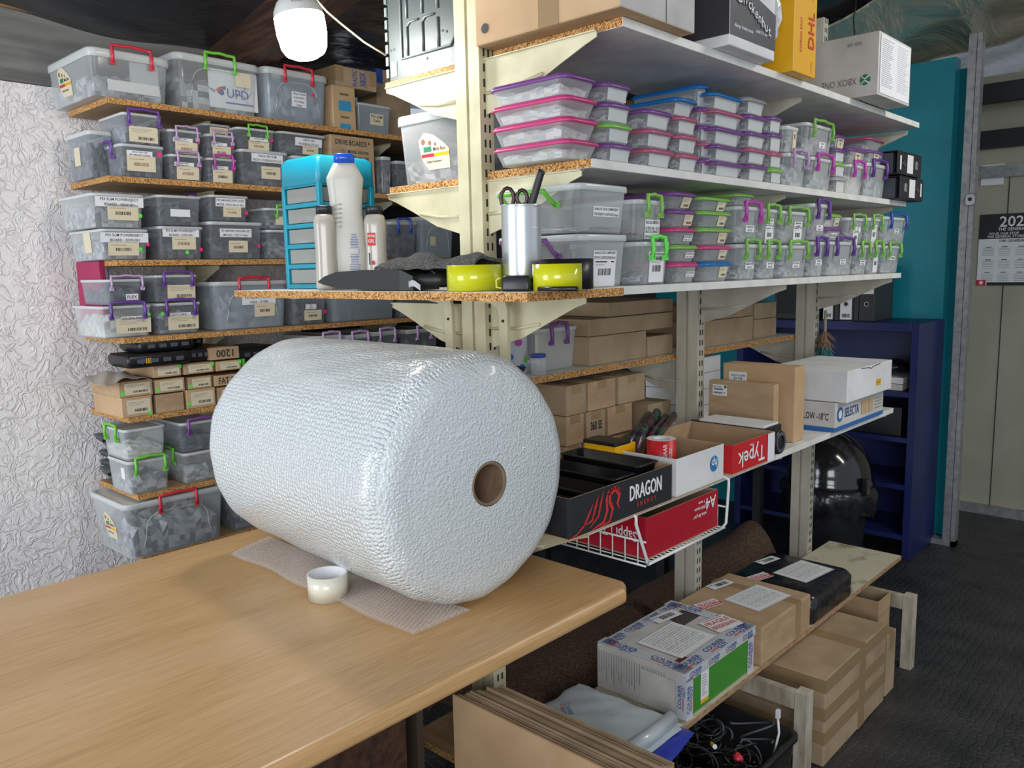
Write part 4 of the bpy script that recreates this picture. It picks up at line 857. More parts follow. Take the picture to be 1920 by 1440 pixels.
def HB(label, xl, xr, ytop, z, X=-1.088, depth=.22, body=PL, group='handle boxes on the aisle shelves', **kw):
    y0 = Yat(xl, X, z+.06); y1 = Yat(xr, X, z+.06); h = Zat(ytop, X, y0)-z
    kw.setdefault('lidh', max(.012, h*.12)); kw.setdefault('hw', (y1-y0)*.62); kw.setdefault('rnd', .022)
    clear_box('storage_box', label, X, y0+.001, y1-.001, z, h, depth, body=body, group=group, **kw); return z+h+.0015
z_ = HB('tall clear box with pale lilac handle beside the tub stacks', 1477, 1518, 285, Z2, cont='grey', handle=LILAC)
HB('narrow clear container with beige label on the lilac handled box', 1475, 1502, 234, z_, cont='grey', X=-1.10, depth=.12, labels=[('note', .6, .45, .022, .06, ('X',))])
z_ = HB('tall clear box with magenta handle below a green handled box', 1521, 1566, 292, Z2, cont='grey', handle=MAG)
HB('clear box with green handle on top of the magenta handled box', 1512, 1568, 227, z_, cont='grey', handle=GREEN2, depth=.26, labels=[('txt', .6, .40, .045, .018, ('CABLE', 'FLEX'))])
NOTE = [('note', .5, .45, .05, .032, ('PARTS', 'V2'))]
stack('in the small stack left of the white note box', -1.10, Z2, 1570, 1591, [GREYL, GREEN2, PURPLE, PURPLE], [331, 303, 277, 250], .10, G2, labs=[(), (), (), NOTE])
z_ = HB('small clear box with magenta handle and white paper inside', 1593, 1624, 306, Z2, cont='white', handle=MAG)
tub('single purple lidded tub with yellow note on the magenta handled box', -1.095, Yat(1592, -1.1, z_), Yat(1624, -1.1, z_), z_, Zat(276, -1.1, Yat(1592, -1.1, z_))-z_, .12, PURPLE, G2, labels=NOTE)
z_ = HB('tall clear box with violet handle next to the lever arch files', 1626, 1666, 303, Z2, cont='grey', handle=VIOLET)
hh = Zat(280, -1.1, Yat(1628, -1.1, z_))-z_
tub('purple lidded tub with yellow note on the violet handled box', -1.095, Yat(1626, -1.1, z_), Yat(1658, -1.1, z_), z_, hh, .12, PURPLE, G2, labels=NOTE)
tub('long rose lidded tub topmost beside the lever arch files', -1.10, Yat(1624, -1.11, z_), Yat(1655, -1.11, z_), z_+hh+.0012, .045, .26, ROSE, G2)
# lever arch files lying on the end
def archfile(label, x0, x1, y0, y1, z0, h, rz=0, m=plain('black_file_board', (.018, .018, .02), .45), flip=False, spine=BLACK, stand=False):
    r = thing('lever_arch_file', label, 'file', ((x0+x1)/2, (y0+y1)/2, z0+.001), rz, 'lever arch files'); w, d = y1-y0, x1-x0
    b = MB()
    if not stand:
        b.box(-d/2, d/2, -w/2, w/2, 0, .0035, m); b.box(-d/2, d/2, -w/2, w/2, h-.0035, h, m); b.box(d/2-.004, d/2, -w/2, w/2, .0035, h-.0035, m); b.build('cover', r, .0008, 1)
        p = MB(); p.box(-d/2+.01, d/2-.02, -w/2+.01, w/2-.004, .005, h*.93, CL['dark'][3]); p.build('papers', r)
        s = -1 if flip else 1; l = MB(); l.T = frame((d/2+.0012, 0, h/2), (0, s, 0), (0, 0, s)); l.rect(-w*.12, -h*.4, w*.13, h*.4, WHITE); l.build('label', r)
        l = MB(); l.T = frame((d/2+.0012, 0, h/2), (0, s, 0), (0, 0, s)); l.rect(-w*.42, -h*.3, -w*.36, h*.3, WHITE); l.build('label', r)
        l = MB(); l.T = frame((d/2+.0008, -s*w*.24, h/2), (0, 1, 0), (0, 0, 1)); l.loft([rr(.024, .024, .0118, 0), rr(.022, .022, .0108, .002)], METAL, True, False); l.disc(0, 0, .009, INK, .0022); l.build('ring', r)
        l = MB(); l.T = frame((d/2+.0008, s*w*.28, h/2), (0, 1, 0), (0, 0, 1)); l.loft([rr(.024, .032, .003, 0), rr(.022, .03, .003, .002)], METAL); l.build('clip', r)
    else:
        b.box(-d/2, d/2, -w/2, -w/2+.003, 0, h, m); b.box(-d/2, d/2, w/2-.003, w/2, 0, h, m); b.box(-d/2, d/2, -w/2+.003, -w/2+.006, 0, h, m)
        b.build('cover', r, .0008, 1)
    return r
zf = Z2
archfile('upper of two black lever arch files lying at the end of the tub shelf', -1.33, -1.045, Yat(1680, -1.05, Z2+.1), Yat(1724, -1.05, Z2+.1), Z2+.086, .082)
archfile('lower of two black lever arch files lying at the end of the tub shelf', -1.33, -1.045, Yat(1685, -1.05, Z2+.04), Yat(1728, -1.05, Z2+.04), Z2, .082, flip=True)

# ================================================================ THIRD AISLE SHELF : handle boxes and tubs with barcodes
G3 = 'barcoded tubs on the third aisle shelf'
BAND = lambda u, v, w, h, *t: ('txt', u, v, w, h, t)
z_ = HB('lower of the two large clear boxes, purple end handle and white barcode label', 1092, 1183, 437, Z3, X=-1.10, depth=.26, cont='grey', fill=.38, handle=PURPLE, side='left', swing=.9, hw=.13, lidh=.016, labels=[BAND(.5, .60, .085, .020, 'ANALOG STICK COMPONENT', 'FOR PS4 V1 CONTROLLER (Blue/Green)'), ('wbar', .5, .27, .082, .062)])
HB('upper of the two large clear boxes, green end handle and white lid', 1088, 1184, 340, z_, X=-1.10, depth=.26, body=PL, cont='grey', fill=.18, handle=GREEN, side='left', swing=1.0, hw=.13, lidh=.016, labels=[BAND(.55, .44, .095, .022, 'ANALOG STICK COMPONENT', 'FOR PS4/XBOX V1 CONTROLLER (Orange)')])
z_ = HB('clear box with lime handle below the tilted green handled one', 1200, 1262, 452, Z3, cont='grey', handle=LIME, hw=.055, fill=.35, labels=[BAND(.55, .66, .070, .020, 'XBOX 360 CONTROLLER RIGHT', 'ANALOGUE 3D - MODULE'), ('wbar', .56, .36, .062, .062)])
HB('tilted clear box with green handle on the lime handled one', 1192, 1250, 372, z_, X=-1.092, cont='dark', fill=.25, handle=GREEN2, hw=.06, depth=.2, rz=.04, labels=[BAND(.58, .38, .066, .026, 'ANALOG STICK COMPONENT V1', 'for XBOX ONE 1 / ELITE'), BAND(.58, .16, .066, .022, 'ANALOG STICK COMPONENT V2', 'XBOX ONE ELITE')])
TB = ('bar2', .68, .48, .040, .028)
TW = ('txt', .66, .42, .042, .014, ('PS4 CONTROLLER', 'R1/R2 - L1/L2 v1'))
stack('in the near barcoded stack', -1.092, Z3, 1266, 1316, [PINK, GREEN2, PINK, PURPLE, PURPLE], [492, 459, 426, 391, 357], .18, G3, cont='dark', paper=False, labs=[[TW], [TW], [TW], [TB], [TB]], deps=[.15, .15, .2, .2, .28])
stack('in the green lidded barcoded stack', -1.09, Z3, 1320, 1380, [BLUE, PINK, GREEN2, GREEN2, GREEN2], [491, 460, 426, 394, 367], .18, G3, cont='dark', paper=False, labs=[[TB]]*5)
HX = lambda *a, **k: HB(*a, cont=k.pop('cont', 'grey'), fill=k.pop('fill', .55), **k)
SL = lambda t, v=.40: BAND(.55, v, .050, .018, t, 'PS5 FLEX')
WB = ('wbar', .5, .25, .05, .05)
def pair(nlo, nup, lo, up, hl, hu, lablo=(), labup=(), dep=.22, du=None):
    z = HX(nlo, lo[0], lo[1], lo[2], Z3, handle=hl, labels=lablo, depth=dep)
    if up: return HX(nup, up[0], up[1], up[2], z, handle=hu, labels=labup, depth=du or dep, X=-1.09)
    return z
zt = pair('lower green handled box, first after the tubs on the third shelf', 'magenta handled box standing on the green handled one', (1388, 1427, 457), (1386, 1430, 385), GREEN2, MAG, [SL('RUMBLE MOTOR')], [SL('SPEAKER V2')])
tub('lone green lidded tub on top of the magenta handled box', -1.10, Yat(1384, -1.1, zt), Yat(1420, -1.1, zt), zt, .032, .20, GREEN2, G3)
pair('lower green handled box, second after the tubs', 'green handled box with large barcode, second after the tubs', (1430, 1463, 458), (1429, 1465, 390), GREEN2, GREEN2, [SL('BATTERY')], [BAND(.5, .62, .044, .018, 'TOUCHPAD', 'FLEX V2'), WB])
pair('wider lower green handled box, third after the tubs', 'wider green handled box with large barcode, third after the tubs', (1467, 1520, 459), (1465, 1522, 394), GREEN2, GREEN2, [SL('BUTTON PAD')], [BAND(.6, .60, .055, .018, 'MAINBOARD', 'SUPPORT'), ('wbar', .6, .28, .06, .055)])
pair('lower violet handled box left of the middle gap', 'tall violet handled box, highest of the third shelf row', (1523, 1552, 452), (1524, 1557, 380), VIOLET, VIOLET, [SL('TRIGGER')], [SL('SHELL', .35)], du=.28)
z_ = pair('wide violet handled box below the small green and purple tubs', '', (1556, 1606, 452), None, VIOLET, None, [SL('STICK CAPS')])
z_ = stack('on the wide violet handled box', -1.095, z_, 1553, 1584, [PURPLE, GREEN2], [426, 400], .14, G3, cont='white', paper=False, labs=[[('txt', .5, .42, .05, .016, ('PS3 FLEX',))], [TB]])
pair('lower green handled box below the pair of green handles', 'left box of the adjoining pair with green handles', (1609, 1632, 459), (1590, 1626, 407), GREEN2, GREEN2, [SL('CHARGER')], [BAND(.6, .55, .05, .018, 'FLEX', 'V3'), WB])
pair('lower green handled box with white barcode sheet near the shelf end', 'right box of the adjoining pair with green handles and pink dot', (1634, 1656, 458), (1629, 1656, 408), GREEN2, GREEN2, [('wbar', .5, .35, .042, .06)], [('wbar', .5, .35, .045, .07), ('dot', .85, .6, .014, .014, 'p')])
pair('last green handled box on the third aisle shelf', 'blue handled box at the far end of the third aisle shelf', (1658, 1692, 460), (1659, 1704, 405), GREEN2, DBLUE, [BAND(.5, .55, .07, .014, 'LCD CABLES')], [SL('SCREENS', .5)])

# ================================================================ TOP AISLE SHELF
# big brown carton overhanging the near end
pA = az(898, 105, ZT); pB = az(1187, 44, ZT)
def bc(root, w, d, h):
    m = MB(); m.T = frame((-d*.42, -w/2-.0014, h*.11), (1, 0, 0), (0, 0, 1)); m.disc(0, 0, .011, INK); m.build('hole_print', root)
    m = MB(); m.T = frame((0, -w/2-.0012, h/2), (1, 0, 0), (0, 0, 1)); m.rect(-.01, -h/2, .045, h/2, TAPEB); m.build('tape', root)
    m = MB(); m.T = frame((d/2+.0014, w*.08, h*.5), (0, 1, 0), (0, 0, 1)); m.rect(-.001, -h/2, .001, h/2, SLOT); m.build('crease', root)
carton('large brown carton on the top shelf beside the cream post', -1.385, -.985, 1.385, 1.665, ZT+.0, .30, CARDL, 'cartons on the top shelf', parts=bc, mats={3: CARDG}, bev=.004)
def chick(root, w, d, h):
    dk = plain('dark_grey_print', (.045, .045, .055), .5)
    m = MB(); m.T = frame((d/2+.0016, 0, h/2), (0, 1, 0), (0, 0, 1)); m.poly([(-w*.498, -h*.42), (w*.498, -h*.42), (w*.498, -h*.14), (0, -h*.06), (-w*.498, -h*.08)], dk)
    for k, c in enumerate('Chickenhut'): m.text(c, -w*.34+w*.075*k, -h*.10-abs(k-2)*.004-.003*k, .030, INK, None, .0008+.0001*k); m.text(c, -w*.338+w*.075*k, -h*.10-abs(k-2)*.004-.003*k, .023, WHITEINK, None, .0022)
    m.text('Always freshly made', -w*.22, -h*.34, .008, WHITEINK, w*.4, .0006); m.text('order: 012 555 0147', w*.22, -h*.32, .008, WHITEINK, w*.35, .0006); m.rect(w*.2, h*.40, w*.4, h*.44, REDINK, .0006); m.build('printing', root)
    m = MB(); m.T = frame((0, -w/2-.0016, h/2), (1, 0, 0), (0, 0, 1)); m.rect(-d*.498, -h*.42, d*.498, -h*.06, dk); m.text('reserve', 0, -h*.04, .02, INK, d*.8, .0006); m.loft([rr(.045, .045, .012, .0004), rr(.045, .045, .012, .0006)], WHITEINK); m.loft([rr(.038, .038, .01, .0006), rr(.038, .038, .01, .0008)], dk); m.disc(0, 0, .011, WHITEINK, .001); m.disc(.005, .003, .009, dk, .0012); m.build('printing', root)
ya, yb = Yat(1376, -.985, ZT+.1), Yat(1462, -.985, ZT+.1)
carton('white and black printed food carton on the top shelf', -1.10, -.975, 1.80, 2.03, ZT, .30, CARDW, 'cartons on the top shelf', parts=chick, bev=.003)
b = MB(); b.blob((-1.08, 2.085, ZT+.15), (.09, .026, .148), clear('white_poly_film', (.9, .9, .9), .7, .25), 4, .10, 18, 14, ZT+.001); tag(b.build('wrapped_parcel'), 'white plastic wrapped parcel squeezed beside the yellow box', 'parcel')
def dhl(root, w, d, h):
    m = MB(); m.T = frame((d/2+.0016, w*.25, h*.36), (0, 0, 1), (0, -1, 0)); m.text('DHL', 0, 0, .035, REDINK, .15); m.rect(-.11, -.006, -.08, -.004, REDINK); m.rect(.075, -.006, .12, -.004, REDINK); m.build('logo', root)
    m = MB(); m.T = frame((d/2+.0016, -w*.2, h*.3), (0, 0, 1), (0, -1, 0)); m.text('EXPRESS EASY', 0, 0, .010, REDINK, .12); m.build('printing', root)
carton('tall yellow courier box on the top shelf', -1.30, -.985, 2.16, 2.30, ZT, .33, YEL, 'cartons on the top shelf', parts=dhl, bev=.002)
def xb(root, w, d, h):
    m = MB(); m.T = frame((.04, -w/2-.0016, h*.26), (-1, 0, 0), (0, 0, -1)); m.text('XBOX ONE', -.025, 0, .020, GREYINK, .11); m.disc(-.105, 0, .016, GREENINK, .0003); m.tube([(-.118, -.012, .001), (-.105, -.002, .001), (-.092, -.012, .001)], .0025, WHITEINK, 5); m.tube([(-.118, .012, .001), (-.105, .002, .001), (-.092, .012, .001)], .0025, WHITEINK, 5); m.build('logo', root)
    m = MB(); m.T = frame((d*.30, -w/2-.0016, h*.85), (-1, 0, 0), (0, 0, -1)); m.text('500 GB', 0, 0, .010, GREYINK, .05); m.build('printing', root)
    m = MB(); m.T = frame((d/2+.0016, 0, h/2), (0, 1, 0), (0, 0, 1)); m.rect(-w*.46, -h*.46, w*.46, h*.46, WHITE); q = random.Random(2)
    for k in range(24): m.rect(-w*.42, h*(.40-.032*k), -w*.42+w*q.uniform(.2, .36), h*(.406-.032*k), GREYINK, .0004); m.rect(w*.05, h*(.40-.032*k), w*.05+w*q.uniform(.25, .38), h*(.404-.032*k), GREYINK, .0004)
    m.build('info_sheet', root)
    m = MB(); m.box(-d*.3, d*.3, -w*.3, w*.3, -.0012, .0, plain('dark_photo_print', (.05, .035, .03), .5)); m.build('picture', root)
carton('upside down white console box overhanging the far end of the top shelf', -1.31, -.945, 2.66, 2.95, ZT+.002, .185, CARDG, 'cartons on the top shelf', parts=xb, bev=.002)
# old computer case standing on the far side top shelf
r = thing('computer_case', 'grey steel side of a computer case standing on edge left of the post', 'computer case', (-1.625, 1.452, 2.0465))
GS = plain('zinc_steel', (.060, .072, .072), .45, .2); GSL = plain('zinc_steel_edge', (.14, .165, .16), .4, .2)
b = MB(); b.box(-.150, .150, 0, .30, 0, .42, GS); b.build('body', r, .003)
b = MB()
for x in (-.072, -.012, .045):
    for z in ((.055, .125), (.145, .215), (.235, .30)):
        b.tube([(x, -.002, z[0]), (x, -.002, z[1])], .0035, GSL, 6); b.tube([(x, -.002, z[1]), (x+.012, -.002, z[1]+.01), (x+.045, -.002, z[1]+.01)], .003, GSL, 6) if x < .04 else None
b.tube([(-.095, -.002, .35), (-.095, -.002, .05), (.09, -.002, .05), (.105, -.002, .07), (.105, -.002, .35)], .004, GSL, 6)
b.build('ribs', r)
b = MB()
for k in range(13): b.box(-.160, -.150, -.003, .012, .012+.031*k, .034+.031*k, GSL)
b.build('tabs', r)
b = MB(); b.box(-.140, -.118, -.0022, 0, .012, .05, plain('pale_foam', (.6, .6, .52), .7)); b.build('foam_pad', r)
b = MB()
for x, z in ((-.14, .08), (-.128, .08), (.06, .09), (.075, .085), (.10, .11), (.0, .035), (.09, .30)): b.T = frame((x, -.0015, z), (1, 0, 0), (0, 0, 1)); b.disc(0, 0, .0032, INK, 0)
b.build('holes', r)

# ================================================================ THINGS ON THE CROSS BOARD
ZB = Z3+.0008
cx = Xat(603, 1.27, 1.6)
r = thing('drawer_tower', 'bright teal plastic drawer tower behind the white bottles', 'drawer unit', (cx-.09, 1.3625, ZB))
w_, d_, h_ = .178, .183, .350
b = MB(); q = .014
for sx in (-1, 1):
    for sy in (-1, 1): b.box(sx*w_/2-(q if sx > 0 else 0), sx*w_/2+(0 if sx > 0 else q), sy*d_/2-(q if sy > 0 else 0), sy*d_/2+(0 if sy > 0 else q), 0, .278, TEALP)
for k in range(6):
    z = .001+k*.054; b.box(-w_/2+q*.5, w_/2-q*.5, -d_/2+.002, d_/2-.002, z, z+.012, TEALP)
b.build('frame', r, .002)
b = MB(); b.loft([rr(w_, d_, .012, .275), rr(w_+.004, d_+.004, .014, .278), rr(w_+.002, d_+.002, .014, .340), rr(w_-.02, d_-.02, .016, h_)], TEALP); b.build('top', r)
frost = clear('frosted_grey_drawer', (.8, .82, .8), .5, .3, (.42, .43, .40))
for k in range(5):
    z = .015+k*.054; b = MB(); b.box(-w_/2+.018, w_/2-.018, -d_/2+.006, d_/2-.01, z, z+.038, frost); dr = b.build('drawer', r, .002)
    b = MB(); qd = random.Random(k)
    for j in range(4): x = qd.uniform(-.05, .03); b.box(x, x+.03, -d_/2+.02, 0, z+.002, z+.002+qd.uniform(.008, .022), [CARDL, CL['white'][1], CL['grey'][1], RED][j] if k in (2, 3) else CL['grey'][j])
    b.build('contents', dr)
def bottle(label, px, Y, prof, capprof, capm, bodym, extra=None, ry=.62, name='bottle'):
    x = Xat(px, Y, 1.6); r = thing(name, label, 'bottle', (x, Y, ZB+.0005), math.atan2(x, -Y)+math.pi/2+math.pi*0, 'white bottles'); 
    r.rotation_euler = (0, 0, math.atan2(Y, x)-math.pi/2)     # local -y looks back at the camera
    b = MB(); b.loft([rr(2*w, 2*w*ry, w*ry*.8, z, c) for w, z, c in prof], bodym); b.build('body', r)
    b = MB(); b.loft([rr(2*w, 2*w*.75, w*.6, z) for w, z in capprof], capm); b.build('cap', r)
    if extra: extra(r)
    return r
WB_ = plain('cream_white_plastic', (.56, .54, .48), .3); WB2 = plain('off_white_gloss', (.47, .43, .37), .18, coat=.4)
def mid_label(r):
    m = MB(); m.T = frame((.012, -.0297, .08), (1, 0, 0), (0, 0, 1)); q = random.Random(4)
    for k in range(30): wd = q.uniform(.018, .028) if 2 < k < 28 else .014; m.rect(-wd/2+.004, .056-.0042*k, wd/2+.004, .0575-.0042*k, BLUEINK if k < 24 else GREYINK)
    m.build('print', r)
    m = MB()
    for k in range(6): m.tube([(-.03, -.0245, .155+.011*k), (-.012, -.0285, .157+.011*k)], .0018, WB_, 5)
    m.build('grip_ribs', r)
bottle('tall cream bottle with blue cap in front of the teal drawers', 653, 1.282, [(.042, 0, 0), (.0475, .004, 0), (.0475, .05, 0), (.048, .10, 0), (.045, .15, 0), (.040, .19, 0), (.041, .23, 0), (.046, .272, 0), (.0455, .279, 0), (.030, .309, 0), (.026, .315, 0)], [(.0255, .314), (.0255, .335), (.022, .338)], plain('cap_blue', (.01, .08, .55), .2), WB_, mid_label)
def red_label(r):
    m = MB(); m.T = frame((-.012, -.0285, .12), (1, 0, 0), (0, 0, 1)); m.rect(-.008, -.012, .012, .02, REDINK); m.text('POWER', .002, .012, .006, WHITEINK, .018, .0004); m.text('GEL', .002, 0, .008, WHITEINK, .016, .0004); m.rect(-.006, -.06, -.003, -.03, INK); m.rect(0, -.06, .008, -.05, REDINK); m.build('print', r)
bp_ = [(.026, 0, 0), (.030, .006, 0), (.030, .03, 0), (.0275, .09, 0), (.029, .14, 0), (.0295, .165, 0), (.025, .182, 0), (.020, .187, 0)]
bottle('smaller glossy bottle with black cap left of the tall cream bottle', 611, 1.222, [(w*.92, z, c) for w, z, c in bp_], [(.0195, .187), (.0195, .206), (.018, .208)], BLACK, WB2, None, .9)
bottle('smaller glossy bottle with black cap and red label right of the tall one', 705, 1.335, [(w*1.0, z, c) for w, z, c in bp_], [(.0215, .187), (.0215, .206), (.020, .208)], BLACK, WB2, red_label, .9)
# dustpan
BLKP = plain('matt_black_plastic', (.020, .020, .019), .45)
x0, x1 = Xat(598, 1.165, 1.52), Xat(838, 1.20, 1.52)
r = thing('dustpan', 'black dustpan lying under the grey cloth', 'dustpan', ((x0+x1)/2, 1.203, ZB)); L = x1-x0
b = MB()
def pan(u, v):
    x = -L/2+L*.72*u; y = -.045+.09*v; lip = .030*(abs(2*v-1)**3) ; back = .028*(1-u)**1.5
    return (x, y, .010+.030*v+lip*.25+.012*min(1, u*4))
rg = lambda x, ya, yb, za, zb: [Vector((x, ya, za)), Vector((x, yb, za)), Vector((x, yb, zb)), Vector((x, ya, zb))]
b.loft([rg(-L/2, -.040, -.030, .019, .022), rg(-L*.42, -.044, -.012, .013, .034), rg(-L*.30, -.045, .010, .006, .044), rg(-L*.05, -.045, .035, .001, .047), rg(L*.25, -.045, .042, .001, .046), rg(L*.34, -.040, .036, .001, .032)], BLKP, True, True, False)
b.T = Matrix.Translation((L*.33, .0, 0)); b.loft([rr(.14, .05, .012, .012), rr(.15, .056, .014, .026), rr(.13, .04, .012, .036)], BLKP); b.build('pan', r)
# cloth
xa, xb_ = Xat(728, 1.20, 1.54), Xat(925, 1.22, 1.54); Lc = xb_-xa
TOW = noisy('grey_terry_cloth', (.035, .034, .032), (.14, .135, .125), 260, .95, bstr=1.0, bdist=.004)
def cloth(u, v):
    x = xa+Lc*u; y = 1.165+.085*v
    k = math.sin(math.pi*min(1, u*1.5))**.6 if u < .66 else .55+.25*math.sin((u-.66)*9)
    edge = 4*v*(1-v)
    return (x, y-.004+.006*math.sin(9*u), ZB+.052+.036*k*edge**.45*(.8+.12*math.sin(13*u+5*v))+.0015*math.sin(30*u+11*v))
b = MB(); b.grid(cloth, 40, 16, TOW, True, .006); o = tag(b.build('cleaning_cloth'), 'crumpled dark grey terry cloth lying on the black dustpan', 'cloth')
b = MB(); pt = Vector((Xat(772, 1.155, 1.52), 1.158, ZB+.012)); b.grid(lambda u, v: (pt.x-.035+.055*u, 1.160+.004*math.sin(9*u), ZB+.016+.012*v-.012*u+.003*math.sin(12*u)), 10, 4, WHITE, True, .001); b.build('care_tag', o)
# yellow tapes
def tape(label, px, py, Y, R, h, m=YELT):
    x = Xat(px, Y, 1.53); r = thing('tape_roll', label, 'tape', (x, Y, ZB+.0003)); b = MB()
    b.lathe([(R*.72, .0), (R, 0), (R, h), (R*.72, h)], m, 48); b.build('tape', r)
    b = MB(); b.lathe([(R*.72, h), (R*.66, h), (R*.66, 0), (R*.72, 0)], WHITE if m is YELT else BLACK, 40); b.build('core', r); return r
tape('left roll of glossy yellow tape on the cross board', 890, 0, 1.205, .0575, .052)
tape('right roll of yellow tape beside the tin can', 1045, 0, 1.215, .047, .050)
tape('wider black tape roll behind the right yellow roll', 1062, 0, 1.295, .054, .060, BLACK)
# tin can with tools
x = Xat(978, 1.27, 1.6); r = thing('tin_can', 'ribbed tin can holding scissors and a black handle', 'can', (x, 1.27, ZB+.0003))
prof = [(.0005, 0), (.041, 0), (.042, .003)]
z = .02
prof += [(.0405, .008)]
for k in range(52):
    z = .014+.0029*k; prof.append((.0405+.0006*(1 if k % 2 else -1)*(1 if (5 < k < 38) else .2), z))
prof += [(.0405, .168), (.042, .171), (.0385, .171), (.0385, .01)]
TIN = plain('tin_metal', (.62, .64, .66), .3, .75)
b = MB(); b.lathe(prof, TIN, 40); b.build('can', r)
r2 = thing('scissors', 'scissors with dark brown loop handles standing in the can', 'scissors', (x-.012, 1.262, ZB+.044), .6)
b = MB()
for sx in (-.013, .017): b.tube([(sx+.0135*math.cos(a*.524)*(1 if sx < 0 else .8), 0, .142+.020*math.sin(a*.524)*(1 if sx < 0 else .75)) for a in range(12)], .0042, plain('dark_brown_grip', (.045, .015, .012), .3), 7, 1, True)
b.build('handles', r2); b = MB(); b.prism([(-.008, .122), (.008, .122), (.004, .0), (-.004, .0)], 'y', -.0015, .0015, METAL); b.build('blades', r2)
r2 = thing('tool_handle', 'thick black tool handle leaning out of the tin can', 'tool', (x+.012, 1.27, ZB+.086)); b = MB(); b.tube([(-.006, 0, -.04), (.0, .004, .05), (.008, .008, .085)], .004, METAL, 8); b.build('shaft', r2); b = MB(); b.tube([(.008, .008, .083), (.010, .009, .088), (.026, .018, .145), (.030, .02, .152)], .0082, BLKP, 12); b.build('grip', r2)
x = Xat(970, 1.17, 1.52); r2 = thing('action_camera', 'small black device with loops lying in front of the tin can', 'device', (x, 1.172, ZB+.0003), .3)
b = MB(); b.loft([rr(.058, .03, .006, 0), rr(.062, .032, .008, .005), rr(.06, .03, .008, .026), rr(.05, .024, .008, .030)], BLACK); b.build('body', r2)
b = MB(); b.tube([(.030, 0, .004), (.048, 0, .006), (.052, 0, .020), (.040, 0, .024), (.030, 0, .02)], .0028, BLACK, 6); b.build('strap', r2)
b = MB(); b.tube([(-.029, -.012, .006), (-.040, -.012, .008), (-.040, -.012, .022), (-.030, -.012, .026)], .0022, YELT, 6); b.build('clip', r2)
a0, a1 = Xat(1022, 1.158, 1.512), Xat(1084, 1.17, 1.512); b = MB(); b.tube([(a0-.015, 1.157, ZB+.005), (a0+.02, 1.160, ZB+.005), (a1, 1.168, ZB+.005)], .0045, BLACK, 8); tag(b.build('pen'), 'thin black pen lying before the right yellow tape', 'pen')

# ================================================================ LOW AISLE SHELF
def opentray(label, x0, x1, y0, y1, z, h, outm, inm, ends=None, th=.004, parts=None, name='open_carton', rz=0, grp=None):
    r = thing(name, label, 'tray', ((x0+x1)/2, (y0+y1)/2, z+.0006), rz, grp); w, d = y1-y0, x1-x0; e = ends or outm
    b = MB(); b.box(-d/2, d/2, -w/2, w/2, 0, th, inm)
    b.box(d/2-th, d/2, -w/2, w/2, th, h, outm, {5: inm, 1: inm}); b.box(-d/2, -d/2+th, -w/2, w/2, th, h, outm, {3: inm, 1: inm})
    b.box(-d/2+th, d/2-th, -w/2, -w/2+th, th, h, e, {4: inm, 1: inm}); b.box(-d/2+th, d/2-th, w/2-th, w/2, th, h, e, {2: inm, 1: inm}); b.build('tray', r, .0008, 1)
    if parts: parts(r, w, d, h)
    return r
XF = -1.05
y0, y1 = Yat(1066, XF, 1.0)+.003, Yat(1261, XF, 1.0)
def drag(r, w, d, h):
    m = MB(); m.T = frame((d/2+.0012, 0, h/2), (0, 1, 0), (0, 0, 1))
    m.text('DRAGON', w*.21, h*.12, h*.38, WHITEINK, w*.33); m.text('DRAGON', w*.2135, h*.12, h*.38, WHITEINK, w*.33, .0006); m.text('E N E R G Y', w*.22, -h*.22, h*.12, REDINK, w*.24); m.build('lettering', r)
    m = MB(); m.T = frame((d/2+.0012, -w*.17, h/2), (0, 1, 0), (0, 0, 1)); R_ = plain('dragon_red', (.55, .03, .03), .45)
    def stroke(pts, ws):
        L, Rr = [], []
        for i, (x, y) in enumerate(pts):
            a = pts[max(0, i-1)]; c = pts[min(len(pts)-1, i+1)]; dx, dy = c[0]-a[0], c[1]-a[1]; q = math.hypot(dx, dy) or 1; nx, ny = -dy/q, dx/q
            L.append((x+nx*ws[i]*1.5, y+ny*ws[i]*1.5)); Rr.append((x-nx*ws[i]*1.5, y-ny*ws[i]*1.5))
        for i in range(len(pts)-1): m.poly([L[i], L[i+1], Rr[i+1], Rr[i]], R_)
    S = h*1.0
    stroke([(-S*1.5, -S*.44), (-S*1.2, -S*.40), (-S*.9, -S*.25), (-S*.7, 0), (-S*.55, S*.2)], [.0003, .0012, .0018, .0022, .0004])
    stroke([(-S*.9, -S*.25), (-S*.6, -S*.2), (-S*.45, S*.12), (-S*.35, S*.36)], [.0005, .002, .0025, .0004])
    stroke([(-S*.7, -S*.36), (-S*.35, -S*.15), (-S*.25, S*.15), (-S*.15, S*.42)], [.0005, .002, .0025, .0004])
    stroke([(-S*.6, -S*.42), (-S*.15, -S*.35), (0, -S*.1), (-S*.02, S*.2), (S*.05, S*.4)], [.0005, .003, .0032, .0028, .0005])
    stroke([(-S*.3, -S*.44), (S*.1, -S*.38), (S*.22, -S*.1), (S*.1, S*.1), (S*.12, S*.3), (S*.35, S*.38), (S*.5, S*.2), (S*.42, 0), (S*.5, -S*.16)], [.0005, .002, .0035, .0035, .004, .0045, .004, .003, .0005])
    for k in range(7): a = 2.6-.36*k; stroke([(S*.3+S*.2*math.cos(a), S*.2+S*.17*math.sin(a)), (S*.3+S*.33*math.cos(a+.15), S*.2+S*.27*math.sin(a+.15))], [.0016, .0002])
    m.build('dragon_emblem', r)
hD = Zat(937, XF, y0)-ZLOW
r = opentray('long black drinks tray with red dragon emblem holding black bins', -1.355, XF, y0, y1-.003, ZLOW, hD, plain('black_print_card', (.018, .018, .022), .5), CARD, parts=drag)
yy = y0+.008
